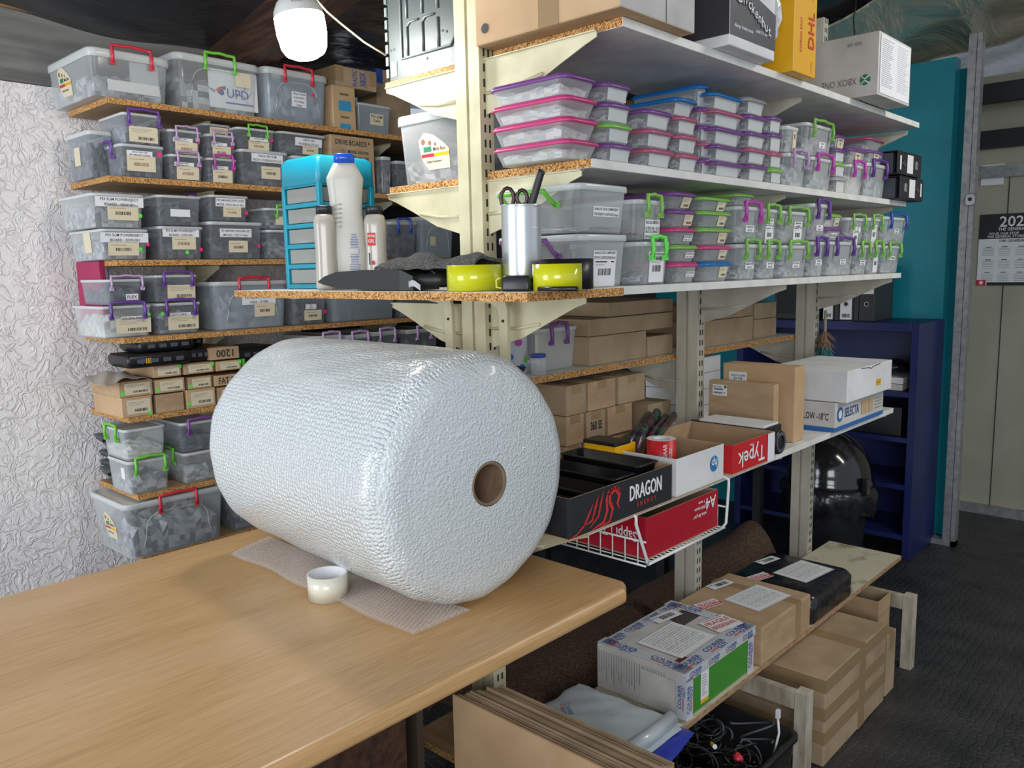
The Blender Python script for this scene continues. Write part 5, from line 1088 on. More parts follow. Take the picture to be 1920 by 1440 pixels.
for k in range(4):
    q = thing('parts_bin', ['nearest', 'second', 'third', 'farthest'][k]+' sloped black parts bin inside the black drinks tray', 'bin', (-1.20, yy+.045, ZLOW+.006), 0, 'black parts bins')
    b = MB(); hh = .055+.012*k; b.loft([rr(.20, .065, .008, 0), rr(.235, .085, .01, hh), rr(.245, .092, .012, hh), rr(.245, .092, .012, hh+.003), rr(.225, .075, .009, hh+.003), rr(.19, .058, .008, .006)], BLACK); b.build('bin', q)
    yy += .0955 if k < 3 else 0
    if yy+.09 > y1: break
y0, y1 = Yat(1268, -1.052, 1.0), Yat(1358, -1.052, 1.02)
def hp(r, w, d, h):
    m = MB(); m.T = frame((d/2+.0012, w*.30, h*.55), (0, 1, 0), (0, 0, -1)); m.T = frame((d/2+.0012, w*.28, h*.55), (0, -1, 0), (0, 0, -1)); m.disc(0, 0, .021, plain('round_blue', (.02, .20, .48), .4), 0, 28); m.text('hp', 0, 0, .022, WHITEINK, .028, .0005); m.build('logo', r)
hH = Zat(862, -1.052, y0)-ZLOW
opentray('open white carton with round blue logo holding a red tape roll', -1.34, -1.052, y0, y1-.004, ZLOW, hH, CARDW, CARD, parts=hp)
yh0, yh1 = y0, y1
# typek
y0, y1 = Yat(1374, -1.052, 1.0), Yat(1452, -1.052, 1.02); hT = Zat(836, -1.052, y0)-ZLOW
REDC = plain('red_print_card', (.60, .012, .02), .4)
def ty(r, w, d, h):
    m = MB(); m.T = frame((d/2+.0012, -w*.08, h*.42), (0, -1, 0), (0, 0, -1)); m.text('Typek', 0, 0, h*.52, WHITEINK, w*.72); m.text('white', .0, -h*.40, h*.09, WHITEINK, w*.3); m.build('lettering', r)
    m = MB(); m.T = frame((d/2+.0012, w*.41, h*.5), (0, 1, 0), (0, 0, 1)); m.rect(-w*.09, -h*.49, w*.085, h*.49, WHITE); m.build('white_flap', r)
opentray('open red and white paper carton printed upside down', -1.33, -1.052, y0, y1, ZLOW, hT, REDC, CARD, parts=ty)
# contents around
yb_ = yh0+.06
r = thing('tape_roll', 'red printed tape roll standing in the open white carton', 'tape', (-1.145, Yat(1249, -1.13, 1.06), ZLOW+.006))
HT_ = Zat(822, -1.145, r.location.y)-ZLOW-.006
b = MB(); b.lathe([(.023, 0), (.038, 0), (.038, HT_), (.023, HT_)], REDC, 36); b.build('tape', r)
b = MB(); b.lathe([(.038, HT_+.0003), (.023, HT_+.0003), (.019, HT_+.0003), (.019, .002)], WHITE, 36); b.build('core', r)
b = MB()
for sgn, t, a in ((1, 'BREEKBAAR', .55), (1, 'VRAGSV', .95)):
    n = Vector((math.cos(a-1.3), math.sin(a-1.3), 0)); b.T = frame(n*.0385+Vector((0, 0, HT_-.045)), (0, 0, 1), Vector((n.y, -n.x, 0))); b.text(t, 0, 0, .010, WHITEINK, .075)
for a in (-1.6, -1.35): n = Vector((math.cos(a), math.sin(a), 0)); b.T = frame(n*.0383+Vector((0, 0, HT_-.07)), Vector((-n.y, n.x, 0)), (0, 0, 1)); b.poly([(-.008, -.015), (.008, -.015), (.002, .018)], WHITEINK)
b.build('lettering', r)
def pillow(name, label, cat, c, lx, ly, h, rz, m, seed, base, amp=.25, nu=26, nv=20, mats=None, power=.5):
    q = random.Random(seed); f = [q.uniform(2, 9) for _ in range(6)]
    r = MB()
    M_ = Matrix.Translation(c) @ Matrix.Rotation(rz, 4, 'Z'); r.T = M_
    def top(u, v):
        e = (16*u*(1-u)*v*(1-v))**power; wv = 1+amp*(math.sin(f[0]*u+f[1]*v)+.5*math.sin(f[2]*2*u-f[3]*2*v))
        return (lx*(u-.5)+.004*math.sin(f[4]*v*2), ly*(v-.5)+.004*math.sin(f[5]*u*2), base+h*e*wv)
    r.grid(top, nu, nv, m, True, .0015); return tag(r.build(name), label, cat)
STR = bpy.data.materials.new('striped_bag_film'); STR.use_nodes = True
nt = STR.node_tree; bb = nt.nodes['Principled BSDF']; v = coords(nt, (1, 1, 1)); wv = N(nt, 'ShaderNodeTexNoise', Scale=9.0, Detail=3.0); mp_ = coords(nt, (.6, 3.5, 3)); nt.links.new(mp_, wv.inputs[0])
rp = ramp(nt, [(.46, (.02, .018, .025)), (.50, (.16, .03, .05)), (.53, (.03, .03, .04)), (.60, (.03, .14, .07)), (.62, (.03, .025, .03))]); nt.links.new(wv.outputs[0], rp.inputs[0]); nt.links.new(rp.outputs[0], bb.inputs['Base Color']); bb.inputs['Roughness'].default_value = .25
r = MB()
ra, rb = Vector((-1.24, Yat(1180, -1.24, 1.06)-.03, ZLOW+.045)), Vector((-1.32, Yat(1236, -1.3, 1.12), ZLOW+.135))
for k in range(4):
    off = Vector((.012*k, -.022+.022*k, .008*math.sin(k*2))); r.tube([ra+off*2, ra.lerp(rb, .5)+off+Vector((0, 0, .015)), rb+off*1.1], .019-.002*k, STR, 9, .8)
tag(r.build('folded_bag'), 'dark folded bag with red and green stripes in the white carton', 'bag')
yk = Yat(1140, -1.2, 1.07)
r = thing('small_box', 'small yellow box with black lid standing behind the parts bins', 'box', (-1.27, Yat(1138, -1.27, 1.06), ZLOW+.0055))
b = MB(); HY = Zat(832, -1.22, r.location.y)-ZLOW-.006; b.box(-.04, .06, -.045, .045, 0, HY, YEL); b.build('body', r, .002); b = MB(); b.box(-.042, .062, -.05, .02, HY+.0005, HY+.010, BLACK); b.build('lid', r, .003)
yt0 = y0
r = thing('game_case_box', 'black box with a white lid lying in the red carton', 'box', (-1.20, (Yat(1374, -1.2, 1.06)+Yat(1400, -1.2, 1.06))/2-.01, ZLOW+.0055)); b = MB(); b.box(-.11, .115, -.06, .055, 0, .080, BLACK); b.build('body', r, .002); b = MB(); b.box(-.105, .11, -.055, .045, .0805, .088, CARDW); b.build('lid', r, .002)
b = MB(); b.T = frame((.1165, .0, .05), (0, 1, 0), (0, 0, 1)); b.rect(-.03, -.012, .005, .012, plain('bright_pink', (.8, .15, .45), .4)); b.build('sticker', r)
zc_ = ZLOW+.037; yc_ = Yat(1462, -1.06, zc_)
r = thing('packing_tape_roll', 'black rolled film tube lying beside the tall brown box', 'roll', (-1.06, yc_+.006, zc_+.0035)); b = MB()
b.loft([[Vector((x, q*math.cos(6.2832*k/28), q*math.sin(6.2832*k/28))) for k in range(28)] for x, q in ((-.002, .020), (0, .022), (.001, .034), (-.006, .037), (-.30, .037), (-.30, .02))], BLACK); b.build('film', r)
b = MB(); b.loft([[Vector((x, q*math.cos(6.2832*k/28), q*math.sin(6.2832*k/28))) for k in range(28)] for x, q in ((.002, .022), (.003, .030), (.002, .031))], CL['dark'][3], False, False); b.build('end_cap', r)
# brown boxes on edge
Xb = -1.105; yb0 = Yat(1487, Xb, 1.0)+.0; yb1 = Yat(1507, Xb, 1.0); hB = Zat(690, Xb, yb0)-ZLOW; xb0 = Xat(1354, yb0, 1.15)
def lab1(r, w, d, h):
    m = MB(); m.T = frame((-d*.28, -w/2-.0014, h*.80), (-1, 0, 0), (0, 0, -1)); m.rect(-.032, -.022, .032, .022, WHITE); m.text('MADE IN CHINA', 0, -.010, .007, INK, .05); m.text('Rev 05', 0, 0, .008, INK, .04); m.text('DATE 14 NOV', 0, .010, .007, INK, .05); m.build('label', r)
carton('tall tan box standing on edge beside the white boxes', xb0, Xb, yb0+.004, yb1, ZLOW, hB, CARDL, 'brown boxes on the low aisle shelf', parts=lab1, bev=.003)
Xs_ = -1.14; ys0 = Yat(1450, Xs_, 1.0)+.01; ys1 = ys0+.035; hS = Zat(722, Xs_, ys0)-ZLOW; xs0 = Xat(1332, ys0, 1.1)
def lab2(r, w, d, h):
    m = MB(); m.T = frame((-d*.32, -w/2-.0014, h*.84), (1, 0, 0), (0, 0, 1)); m.rect(-.026, -.018, .026, .018, WHITE); m.text('MOP-10022Y', -.008, .011, .005, INK, .03); m.rect(-.022, .0, .012, .006, GREYINK, .0004); m.rect(-.022, -.012, .008, -.006, GREYINK, .0004); m.text('CE', .015, -.008, .006, INK, .01); m.disc(.020, .012, .005, GREENINK, .0004); m.build('label', r)
carton('smaller brown box leaning on the tall tan box', xs0, Xs_, ys0-.012, min(ys1-.012, yb0-.001), ZLOW, hS, CARD, 'brown boxes on the low aisle shelf', parts=lab2, bev=.003)
Xw = -1.068; yw0 = Yat(1565, Xw, 1.0); yw1 = Yat(1655, Xw, 1.0); hSel = Zat(758, Xw, yw0)-ZLOW
def sel(r, w, d, h):
    bl = plain('cobalt_print', (.02, .14, .42), .4); m = MB(); m.T = frame((d/2+.0012, 0, h/2), (0, 1, 0), (0, 0, 1)); m.rect(-w/2, -h/2, w/2, -h*.34, bl); m.disc(-w*.41, h*.08, h*.26, bl, .0004); m.disc(-w*.41, h*.08, h*.15, WHITE, .0006); m.text('SELECTA', -w*.18, h*.08, h*.32, BLUEINK, w*.28); m.rect(w*.02, -h*.2, w*.14, h*.3, CARDL, .0004); m.rect(w*.17, -h*.2, w*.26, h*.3, CARDL, .0004)
    for k in range(4): m.rect(w*.31, h*(.2-.12*k), w*.46, h*(.23-.12*k), GREYINK, .0004)
    m.build('printing', r)
    m = MB(); m.T = frame((0, -w/2-.0012, h/2), (1, 0, 0), (0, 0, 1)); m.rect(-d/2, -h/2, d/2, -h*.34, bl); m.text('STORE BELOW -18°C', d*.12, h*.02, h*.24, INK, d*.6); m.build('lettering', r)
carton('flat white frozen food box with blue stripe under the big white box', -1.34, Xw, yw0, yw1, ZLOW, hSel, CARDG, 'white boxes on the low aisle shelf', parts=sel, bev=.0015)
zw_ = ZLOW+hSel+.0015; yv0 = Yat(1588, -1.04, 1.1); yv1 = Yat(1671, -1.04, 1.1); hW = Zat(697, -1.04, yv0)-zw_; xw0 = Xat(1440, yv0, 1.15)
def wl(r, w, d, h):
    m = MB(); m.T = frame((d/2+.0016, w*.18, h*.38), (0, 1, 0), (0, 0, 1)); m.rect(-.022, -.012, .022, .012, YEL); m.text('12 m', 0, 0, .01, BROWNINK, .03, .0005); m.build('sticker', r)
    m = MB(); m.tube([(d/2+.001, -w*.22, h*.985), (d/2+.001, -w*.05, h*.95), (d/2+.001, 0, h*.90), (d/2+.001, w*.04, h*.955), (d/2+.001, w*.2, h*.985)], .0014, SLOT, 5); m.build('flap_cut', r)
carton('big white lidded box on top of the blue striped box', max(xw0, -1.385), -1.04, yv0, yv1, zw_, hW, CARDW, 'white boxes on the low aisle shelf', parts=wl, bev=.002)
# wire basket with red paper carton
WIRE = plain('white_wire', (.80, .80, .78), .3)
ya, yb = 1.53, 1.965; xf, xk = -1.058, -1.372
r = thing('wire_basket', 'white wire basket hung under the low aisle shelf', 'basket', ((xf+xk)/2, (ya+yb)/2, .842)); ox, oy, oz = (xf+xk)/2, (ya+yb)/2, .842
L_ = lambda p: (p[0]-ox, p[1]-oy, p[2]-oz)
b = MB()
for y, yl in ((ya, ya+.055), (yb, yb)):
    b.tube([L_(p) for p in ((xk+.02, y, ZLOW+.0055), (xf-.01, y, ZLOW+.0055), (xf+.012, y, ZLOW-.002), (xf+.012, y, ZLOW-.02), (xf+.006, yl, .86), (xf, yl+(.01 if y == ya else -.012), .846))], .004, WIRE, 7)
b.tube([L_(p) for p in ((xf, ya+.065, .846), (xf, yb-.012, .846))], .004, WIRE, 7); b.tube([L_(p) for p in ((xk, ya+.05, .846), (xk, yb, .846))], .003, WIRE, 6)
b.build('frame', r)
b = MB()
for y in (ya+.052, yb-.002):
    b.tube([L_(p) for p in ((xf+.004, y, .905), (xk, y, .905))], .0025, WIRE, 6)
    b.tube([L_(p) for p in ((xf+.004, y, .846), (xk, y, .846))], .0025, WIRE, 6)
    for k in range(9): x = xk+(xf-xk)*k/8.5; b.tube([L_(p) for p in ((x, y, .905), (x, y, .846))], .0018, WIRE, 5)
b.tube([L_(p) for p in ((xk, ya+.05, .905), (xk, yb, .905))], .0025, WIRE, 6)
b.build('side_grille', r)
b = MB()
for k in range(22): y = ya+.07+(yb-ya-.08)*k/21; b.tube([L_(p) for p in ((xf, y, .848), (xk, y, .848), (xk, y, .905))], .0018, WIRE, 5)
b.build('bottom_grille', r)
def a4(r, w, d, h):
    m = MB(); m.T = frame((d/2+.0012, 0, h/2), (0, -1, 0), (0, 0, -1)); m.text('A4', -w*.38, -h*.24, h*.30, WHITEINK, w*.16); m.text('5 reams', -w*.24, -h*.34, h*.07, WHITEINK, w*.12); m.text('2500 sheets', -w*.22, -h*.20, h*.08, WHITEINK, w*.2); m.text('white 80 g/m²', -w*.22, -h*.02, h*.08, WHITEINK, w*.2); m.build('lettering', r)
    m = MB(); m.T = frame((0, -w/2-.0012, h/2), (-1, 0, 0), (0, 0, -1)); m.text('Sappi | Typek', 0, h*.0, h*.24, WHITEINK, d*.75); m.build('lettering', r)
opentray('dark red paper carton lying in the white wire basket', -1.285, -1.066, 1.605, 1.945, .8505, .105, plain('deep_red_card', (.42, .004, .02), .4), CARD2, parts=a4)
b = MB(); b.blob((-1.17, 1.66, .895), (.07, .04, .035), plain('olive_paper', (.20, .18, .05), .6), 6, .25, 16, 9, .857); tag(b.build('paper_wad'), 'olive green crumpled paper inside the dark red carton', 'paper')
carton('plain white carton beside the red one inside the wire basket', -1.365, -1.292, 1.605, 1.93, .8505, .085, CARDW, name='small_box')

# ================================================================ PLYWOOD SHELF : parcels
def form(T, w, h, seed): m = MB(); m.T = T; lab(m, 'form', 0, 0, w, h, (), seed); return m
def parcel_labels(r, w, d, h, seed, frag=True):
    t = h+.0022
    m = MB(); m.T = frame((.035, .03, t), (.12, 1, 0), (-1, .12, 0)); m.rect(-.098, -.068, .098, .068, clear('document_pouch', (.9, .9, .92), .5, .15) if seed == 1 else bpy.data.materials['document_pouch'], -.0004); lab(m, 'form', 0, 0, .185, .125, (), seed); m.build('waybill', r)
    m = MB(); m.T = frame((-.115, .05, t+.0006), (.2, 1, 0), (-1, .2, 0)); lab(m, 'way', 0, 0, .105, .042, (), seed); m.build('label', r)
    if frag: m = MB(); m.T = frame((-.06, -.125, t+.0004), (.25, 1, 0), (-1, .25, 0)); lab(m, 'fragile', 0, 0, .095, .05, (), seed); m.build('label', r)
y0 = 1.835
# first parcel : white/green carton bound in printed tape
def par1(r, w, d, h):
    GR = plain('grass_green_print', (.05, .28, .03), .35); m = MB(); m.T = frame((d/2+.0016, 0, h/2), (0, 1, 0), (0, 0, 1)); m.rect(-w*.40, -h*.46, w*.46, h*.42, GR); m.rect(-w*.30, -h*.30, -w*.19, h*.30, WHITE, .0004); m.rect(-w*.30, -h*.38, -w*.19, -h*.30, YEL, .0004)
    q = random.Random(3)
    for k in range(8): m.rect(-w*.285, h*(.22-.06*k), -w*.285+w*q.uniform(.04, .08), h*(.235-.06*k), GREYINK, .0008)
    m.build('printed_side', r)
    TP = clear('printed_clear_tape', (.9, .92, .96), .55, .15, (.72, .76, .82))
    m = MB(); e = .0028
    def strip(T, L, W, n):
        m.T = T; m.rect(-L/2, -W/2, L/2, W/2, TP, 0)
        for k in range(n):
            x = -L/2+L*(k+.5)/n; m.text('COURIER', x, W*.16, W*.38, BLUEINK, L/n*.85, .0006); m.text('GUY', x+L/n*.15, -W*.24, W*.34, BLUEINK, L/n*.45, .0006); m.rect(x-L/n*.30, -W*.18, x, -W*.13, REDINK, .0006); m.rect(x-L/n*.30, -W*.28, x, -W*.23, REDINK, .0006)
    strip(frame((d/2-.02, 0, h+e), (0, 1, 0), (-1, 0, 0)), w, .046, 3); strip(frame((d/2+e, 0, h-.012), (0, 1, 0), (0, 0, 1)), w, .028, 4)
    strip(frame((d/2+e, -w/2+.02, h/2-.01), (0, 0, 1), (0, -1, 0)), h*.9, .036, 1); strip(frame((d/2+e, w/2-.03, h/2-.01), (0, 0, 1), (0, -1, 0)), h*.9, .036, 1)
    strip(frame((0, -w/2+.022, h+e), (1, 0, 0), (0, 1, 0)), d, .044, 2); strip(frame((0, w/2-.02, h+e), (1, 0, 0), (0, 1, 0)), d, .044, 2); strip(frame((-d/2+.03, 0, h+e), (0, 1, 0), (-1, 0, 0)), w*.96, .04, 4)
    strip(frame((d/2-.01, -w/2-e, h/2), (0, 0, 1), (-1, 0, 0)), h*.9, .03, 1)
    m.build('printed_tape', r)
    m = MB(); m.T = frame((0, -w/2-.002, h/2), (1, 0, 0), (0, 0, 1)); q = random.Random(9)
    for k in range(26): x = -d*.47+k*d*.03; m.rect(x, h*.36-h*q.uniform(.35, .7), x+.0018, h*.38, GREYINK, .0002)
    m.rect(d*.02, -h*.46, d*.4, h*.3, CARDG, .0003); m.build('print', r)
    m = MB(); t = h+.0034; m.T = frame((.02, -.035, t), (0, 1, 0), (-1, 0, 0)); lab(m, 'form', 0, 0, .19, .15, (), 5); m.build('waybill', r)
    m = MB(); m.T = frame((-.09, .08, t+.0006), (.15, 1, 0), (-1, .15, 0)); lab(m, 'way', 0, 0, .11, .045, (), 6); m.build('label', r)
    m = MB(); m.T = frame((.065, .145, t+.0008), (.2, 1, 0), (-1, .2, 0)); m.rect(-.055, -.042, .055, .042, WHITE); m.text('FRAGILE', 0, .016, .020, REDINK, .098); m.text('BREEKBAAR', 0, -.012, .020, REDINK, .098); m.rect(-.04, .033, .04, .036, REDINK, .0004); m.build('label', r)
    m = MB(); m.T = frame((-.045, .10, h+.0012), (0, 1, 0), (-1, 0, 0)); m.poly([(-.05, -.03), (.06, -.03), (.07, .035), (-.02, .04)], plain('product_photo_dark', (.06, .05, .045), .4)); m.build('picture', r); m = MB(); m.T = frame((.105, -.14, h+.0012), (0, 1, 0), (-1, 0, 0)); m.rect(-.05, -.02, .03, .02, plain('product_photo_red', (.14, .03, .02), .4)); m.build('picture', r)
carton('green sided carton bound in printed tape, nearest on the plywood shelf', -1.385, -1.09, 1.825, 2.225, ZPLY, .135, CARDG, 'parcels on the plywood shelf', parts=par1, bev=.004)
carton('brown taped parcel between the green carton and the black parcel', -1.38, -1.075, 2.245, 2.60, ZPLY, .125, CARD, 'parcels on the plywood shelf', parts=lambda r, w, d, h: (parcel_labels(r, w, d, h, 1), (lambda m: (m.box(-d/2-.001, d/2+.001, .06, .10, .002, h+.001, TAPEB), m.build('tape', r)))(MB())), bev=.006)
BLKF = noisy('black_stretch_film', (.008, .008, .01), (.02, .02, .024), 30, .22, bstr=.6, bdist=.006)
r = thing('wrapped_parcel', 'black film wrapped parcel with white waybill, farthest on the plywood shelf', 'parcel', (-1.235, 2.80, ZPLY+.001), 0, 'parcels on the plywood shelf'); b = MB()
b.loft([rr(.31, .34, .02, 0), rr(.325, .352, .03, .012), rr(.325, .352, .03, .085), rr(.30, .33, .03, .101), rr(.2, .2, .03, .1045)], BLKF); b.build('body', r)
parcel_labels(r, .35, .325, .1045, 2)
# courier mailing bags
MAILM = plain('grey_mailer_film', (.56, .62, .66), .22, coat=.3)
for k, (dx, dy, rz, bs) in enumerate(((.0, .02, .05, .002), (.01, .0, -.06, .014), (-.02, -.01, .04, .030))):
    o = pillow('mailing_bag', ['lowest grey mailing bag under two others near the cardboard sheets', 'middle grey mailing bag of the small pile of three', 'top grey courier mailing bag with printed logo'][k], 'mailing bag', (-1.225+dx, 1.655+dy, ZPLY), .30, .25-.01*k, .016, rz, MAILM, 3+k, bs+.004, .22); o['group'] = 'grey mailing bags'
    if k == 2:
        m = MB(); m.T = frame((-1.31, 1.59, ZPLY+bs+.0265), (.75, -.6, 0), (.6, .75, 0)) ; m.text('COURIER', 0, .008, .012, BLUEINK, .06); m.text('GUY', .008, -.008, .012, BLUEINK, .04); m.rect(-.03, -.004, -.008, -.002, REDINK); m.rect(-.03, -.01, -.008, -.008, REDINK)
        m.T = frame((-1.20, 1.68, ZPLY+bs+.0265), (.25, 1, 0), (-1, .25, 0))
        for j in range(4): m.rect(-.04, .02-.010*j, .05, .021-.010*j, GREYINK)
        m.build('printing', o)
b = MB(); b.tube([(-1.10, 1.53, ZPLY+.037), (-1.085, 1.64, ZPLY+.042), (-1.09, 1.76, ZPLY+.040)], .019, MAILM, 12); tag(b.build('mailing_bag'), 'rolled grey mailing bag along the shelf edge before the green carton', 'mailing bag')
o = pillow('printed_mailer', 'blue and white printed mailer at the edge beside the green carton', 'mailing bag', (-1.10, 1.665, ZPLY), .15, .24, .012, .1, plain('ultramarine_film', (.03, .05, .42), .25), 12, .003, .2)
b = MB(); b.T = frame((-1.05, 1.61, ZPLY+.0225), (0, 1, 0), (-1, 0, 0)); b.poly([(-.07, -.03), (-.01, -.03), (.0, .03), (-.07, .03)], WHITE); b.poly([(-.03, -.01), (0, -.005), (-.005, .02), (-.03, .015)], REDINK, .0006); b.build('printing', o)

# ================================================================ UNDER THE DESK AND ON THE FLOOR
b0 = 1.235
for k in range(9):
    r = thing('cardboard_sheet', 'upright flat cardboard sheet in the stack at the end of the packing desk' if k else 'nearest tan cardboard sheet of the upright stack under the desk end', 'cardboard', (-1.12+.006*k, b0+.013*k, .001), 0, 'upright flat cardboard sheets' if k else None)
    b = MB(); b.box(-.245, .245, 0, .0045, 0, .553-.003*(k % 3), CARDL if k == 0 else CARD2); b.box(-.243, .243, .0060, .0105, 0, .550-.004*(k % 2), CARD2); b.build('sheet', r)
    if k == 0:
        for c in list(r.children): pass
carton('carton under the desk left of the cardboard sheets, shadow in its dark colour', -1.86, -1.40, .66, 1.12, 0, .60, BEAM, name='cardboard_box')  # shadow under the desk is put into this carton's dark colour
r = thing('product_bag', 'printed bag with dark bottom in a box under the desk', 'bag', (-1.23, .74, .0)); b = MB(); b.box(-.12, .12, -.12, .12, .001, .42, CARD2); b.loft([rr(.2, .2, .03, .421), rr(.21, .21, .04, .47), rr(.12, .15, .03, .53)], BLKF); b.build('bag', r); b = MB(); b.T = frame((.106, 0, .47), (0, 1, 0), (-.3, 0, 1)); b.text('OLPES', 0, .0, .028, WHITEINK, .12, .002); b.build('lettering', r)
# brown blanket
FUR = noisy('brown_fleece', (.055, .030, .020), (.15, .085, .055), 120, 1.0, bstr=.8, bdist=.01)
b = MB(); b.grid(lambda u, v: (-1.77+.285*u, 1.50+1.75*v, .250+(.05+.09*v)*max(0, math.sin(math.pi*u))**.5*(1+.2*math.sin(8*v)+.1*math.sin(23*v+6*u))+.012*math.sin(5*u+11*v)+.004), 20, 60, FUR, True, .012); tag(b.build('brown_blanket'), 'brown fleece blanket bundled on the lowest shelf behind the posts', 'blanket')
# big carton, small cartons
def bigp(r, w, d, h):
    m = MB(); e = .0020
    m.box(-d/2-e, d/2+e, w*.08-.026, w*.08+.026, .002, h+e, TAPEB)
    e = .0012
    for z in (h-.022, h*.60, h*.33): m.box(-d/2-e, d/2+e, -w/2-e, w/2+e, z-.022, z+.020, TAPEB)
    m.build('tape', r)
carton('big floor carton banded with brown tape under the plywood shelf', -1.36, -.925, 2.37, 2.90, 0, .288, CARD2, 'cartons on the floor', parts=bigp, bev=.005)
carton('brown carton pushed behind the big floor carton', -1.34, -.93, 2.93, 3.02, 0, .23, CARD2, 'cartons on the floor', tape={'t': TAPEB})
opentray('narrow open brown carton behind the big floor carton', -1.30, -1.0, 3.035, 3.16, 0.0, .305, CARD, CARD2, name='open_carton')
WW = noisy('worn_white_timber', (.30, .25, .18), (.58, .53, .43), 18, .75, (1, 1, .3), bstr=.3)
for k, (y, lb) in enumerate(((2.235, 'white painted timber frame between the cable bin and the big carton'), (3.19, 'white painted timber frame at the far end of the plywood shelf'))):
    r = thing('timber_frame', lb, 'stand', (-1.15, y, 0), 0, 'timber frames under the shelf'); b = MB(); b.box(.185, .225, 0, .045, .001, .295, WW); b.build('leg', r, .002); b = MB(); b.box(-.225, -.185, 0, .045, .001, .295, WW); b.build('leg', r, .002); b = MB(); b.box(-.1845, .1845, .004, .03, .235, .29, WW); b.build('rail', r, .002)
r = thing('cable_crate', 'black plastic crate full of cables under the plywood shelf', 'crate', (-1.125, 1.985, .001)); b = MB()
b.loft([rr(.36, .34, .02, 0), rr(.40, .38, .03, .19), rr(.415, .395, .03, .19), rr(.415, .395, .03, .205), rr(.385, .365, .025, .205), rr(.345, .325, .02, .012)], BLACK); b.build('crate', r)
q = random.Random(11); CAB = plain('cable_black', (.015, .015, .017), .35)
for k in range(26):
    c = Vector((-1.125+q.uniform(-.11, .12), 1.985+q.uniform(-.10, .10), .13+q.uniform(0, .085))); R_ = q.uniform(.022, .048); tl = Matrix.Rotation(q.uniform(-.9, .9), 3, 'X') @ Matrix.Rotation(q.uniform(-.9, .9), 3, 'Y'); b = MB()
    pts = [c+tl @ Vector((R_*math.cos(a*.42)*(1+.03*a), R_*math.sin(a*.42), .003*a-.02)) for a in range(24)]
    b.tube(pts, .0032, [CAB, CAB, CL['dark'][3], CAB][k % 4], 5); o = tag(b.build('cable'), 'coiled dark cable among the tangle in the black crate', 'cable', 'cables in the black crate')
b = MB(); b.tube([(-.955, 2.08, .16), (-.948, 2.10, .23), (-.955, 2.105, .27)], .0035, WHITE, 6); b.box(-.960, -.950, 2.10, 2.112, .27, .295, WHITE); tag(b.build('usb_cable'), 'white cable end sticking up at the crate corner', 'cable')
b = MB(); b.tube([(-1.08, 1.95, .215), (-1.06, 1.93, .225)], .006, YEL, 8); b.tube([(-1.06, 1.93, .225), (-1.05, 1.92, .23)], .0065, WHITE, 8); tag(b.build('plug'), 'yellow and white plug lying on the black cables', 'plug')
b = MB(); b.blob((-1.20, 1.90, .225), (.018, .014, .012), plain('pale_yellow_plug', (.62, .60, .30), .4), 3, .2, 10, 7); tag(b.build('connector'), 'pale yellow connector lying among the black cables', 'plug')
b = MB(); b.blob((-.99, 1.94, .215), (.014, .014, .010), RED, 5, .2, 10, 7); tag(b.build('connector'), 'red connector lying among the black cables', 'plug')
pillow('white_plastic_bag', 'white plastic bag on the floor below the mailing bags', 'bag', (-.965, 1.70, .0), .17, .2, .10, .4, plain('white_bag_film', (.72, .72, .74), .25), 21, .18, .2)
b = MB(); b.box(-1.30, -.90, 1.50, 1.76, .001, .16, CARD2); tag(b.build('low_carton', None, .003), 'low dull carton on the floor under the mailing bags', 'box')
b = MB(); b.blob((-1.085, 1.60, .225), (.10, .085, .06), noisy('grey_brown_fur', (.05, .045, .04), (.16, .14, .13), 90, 1, bstr=1, bdist=.02), 31, .2, 24, 14, .165); tag(b.build('fur_cloth'), 'grey brown furry cloth on the low floor carton', 'cloth')

# ================================================================ BACK OF THE ROOM
NAVY = noisy('navy_painted_board', (.006, .012, .080), (.010, .020, .125), 4, .45, bstr=.03)
bx0, bx1, by0, by1, bh = -2.32, -1.318, 4.43, 4.845, 1.24
r = thing('blue_bookcase', 'navy blue open bookcase against the teal wall', 'bookcase', ((bx0+bx1)/2, (by0+by1)/2, 0)); W, D = bx1-bx0, by1-by0
b = MB(); b.box(W/2-.04, W/2, -D/2, D/2, .001, bh, NAVY); b.build('side_panel', r, .002); b = MB(); b.box(-W/2, -W/2+.04, -D/2, D/2, .001, bh, NAVY); b.build('side_panel', r, .002)
b = MB(); b.box(-W/2+.0405, W/2-.0405, -D/2, D/2, bh-.045, bh, NAVY); b.build('top', r, .002); b = MB(); b.box(-W/2+.041, W/2-.041, D/2-.012, D/2, .06, bh-.046, NAVY); b.build('back_panel', r)
for z in (.10, .37, .62, .86): b = MB(); b.box(-W/2+.0405, W/2-.0405, -D/2+.004, D/2-.013, z, z+.025, NAVY); b.build('shelf', r, .001)
for k in range(2): carton('%s thin white media box inside the navy bookcase' % ['lower', 'upper'][k], -1.62, -1.40, 4.46+.01*k, 4.75, .887+.034*k, .032, CARDW if k else CARDG, 'white media boxes in the bookcase', name='media_box', bev=.002)
b = MB(); b.blob((-1.50, 4.60, 1.0), (.10, .1, .03), BLKF, 2, .2, 16, 8, .955); tag(b.build('cable_bundle'), 'dark bundle lying on the white media boxes in the bookcase', 'cable')
b = MB(); b.blob((-1.92, 4.60, .93), (.11, .08, .035), BLKF, 4, .1, 16, 8, .889); tag(b.build('dark_bundle'), 'dark low bundle at the left inside the top of the bookcase', 'bundle')
carton('black perforated box inside the navy bookcase', -1.75, -1.40, 4.47, 4.78, .6465, .15, BLACK, name='black_box')
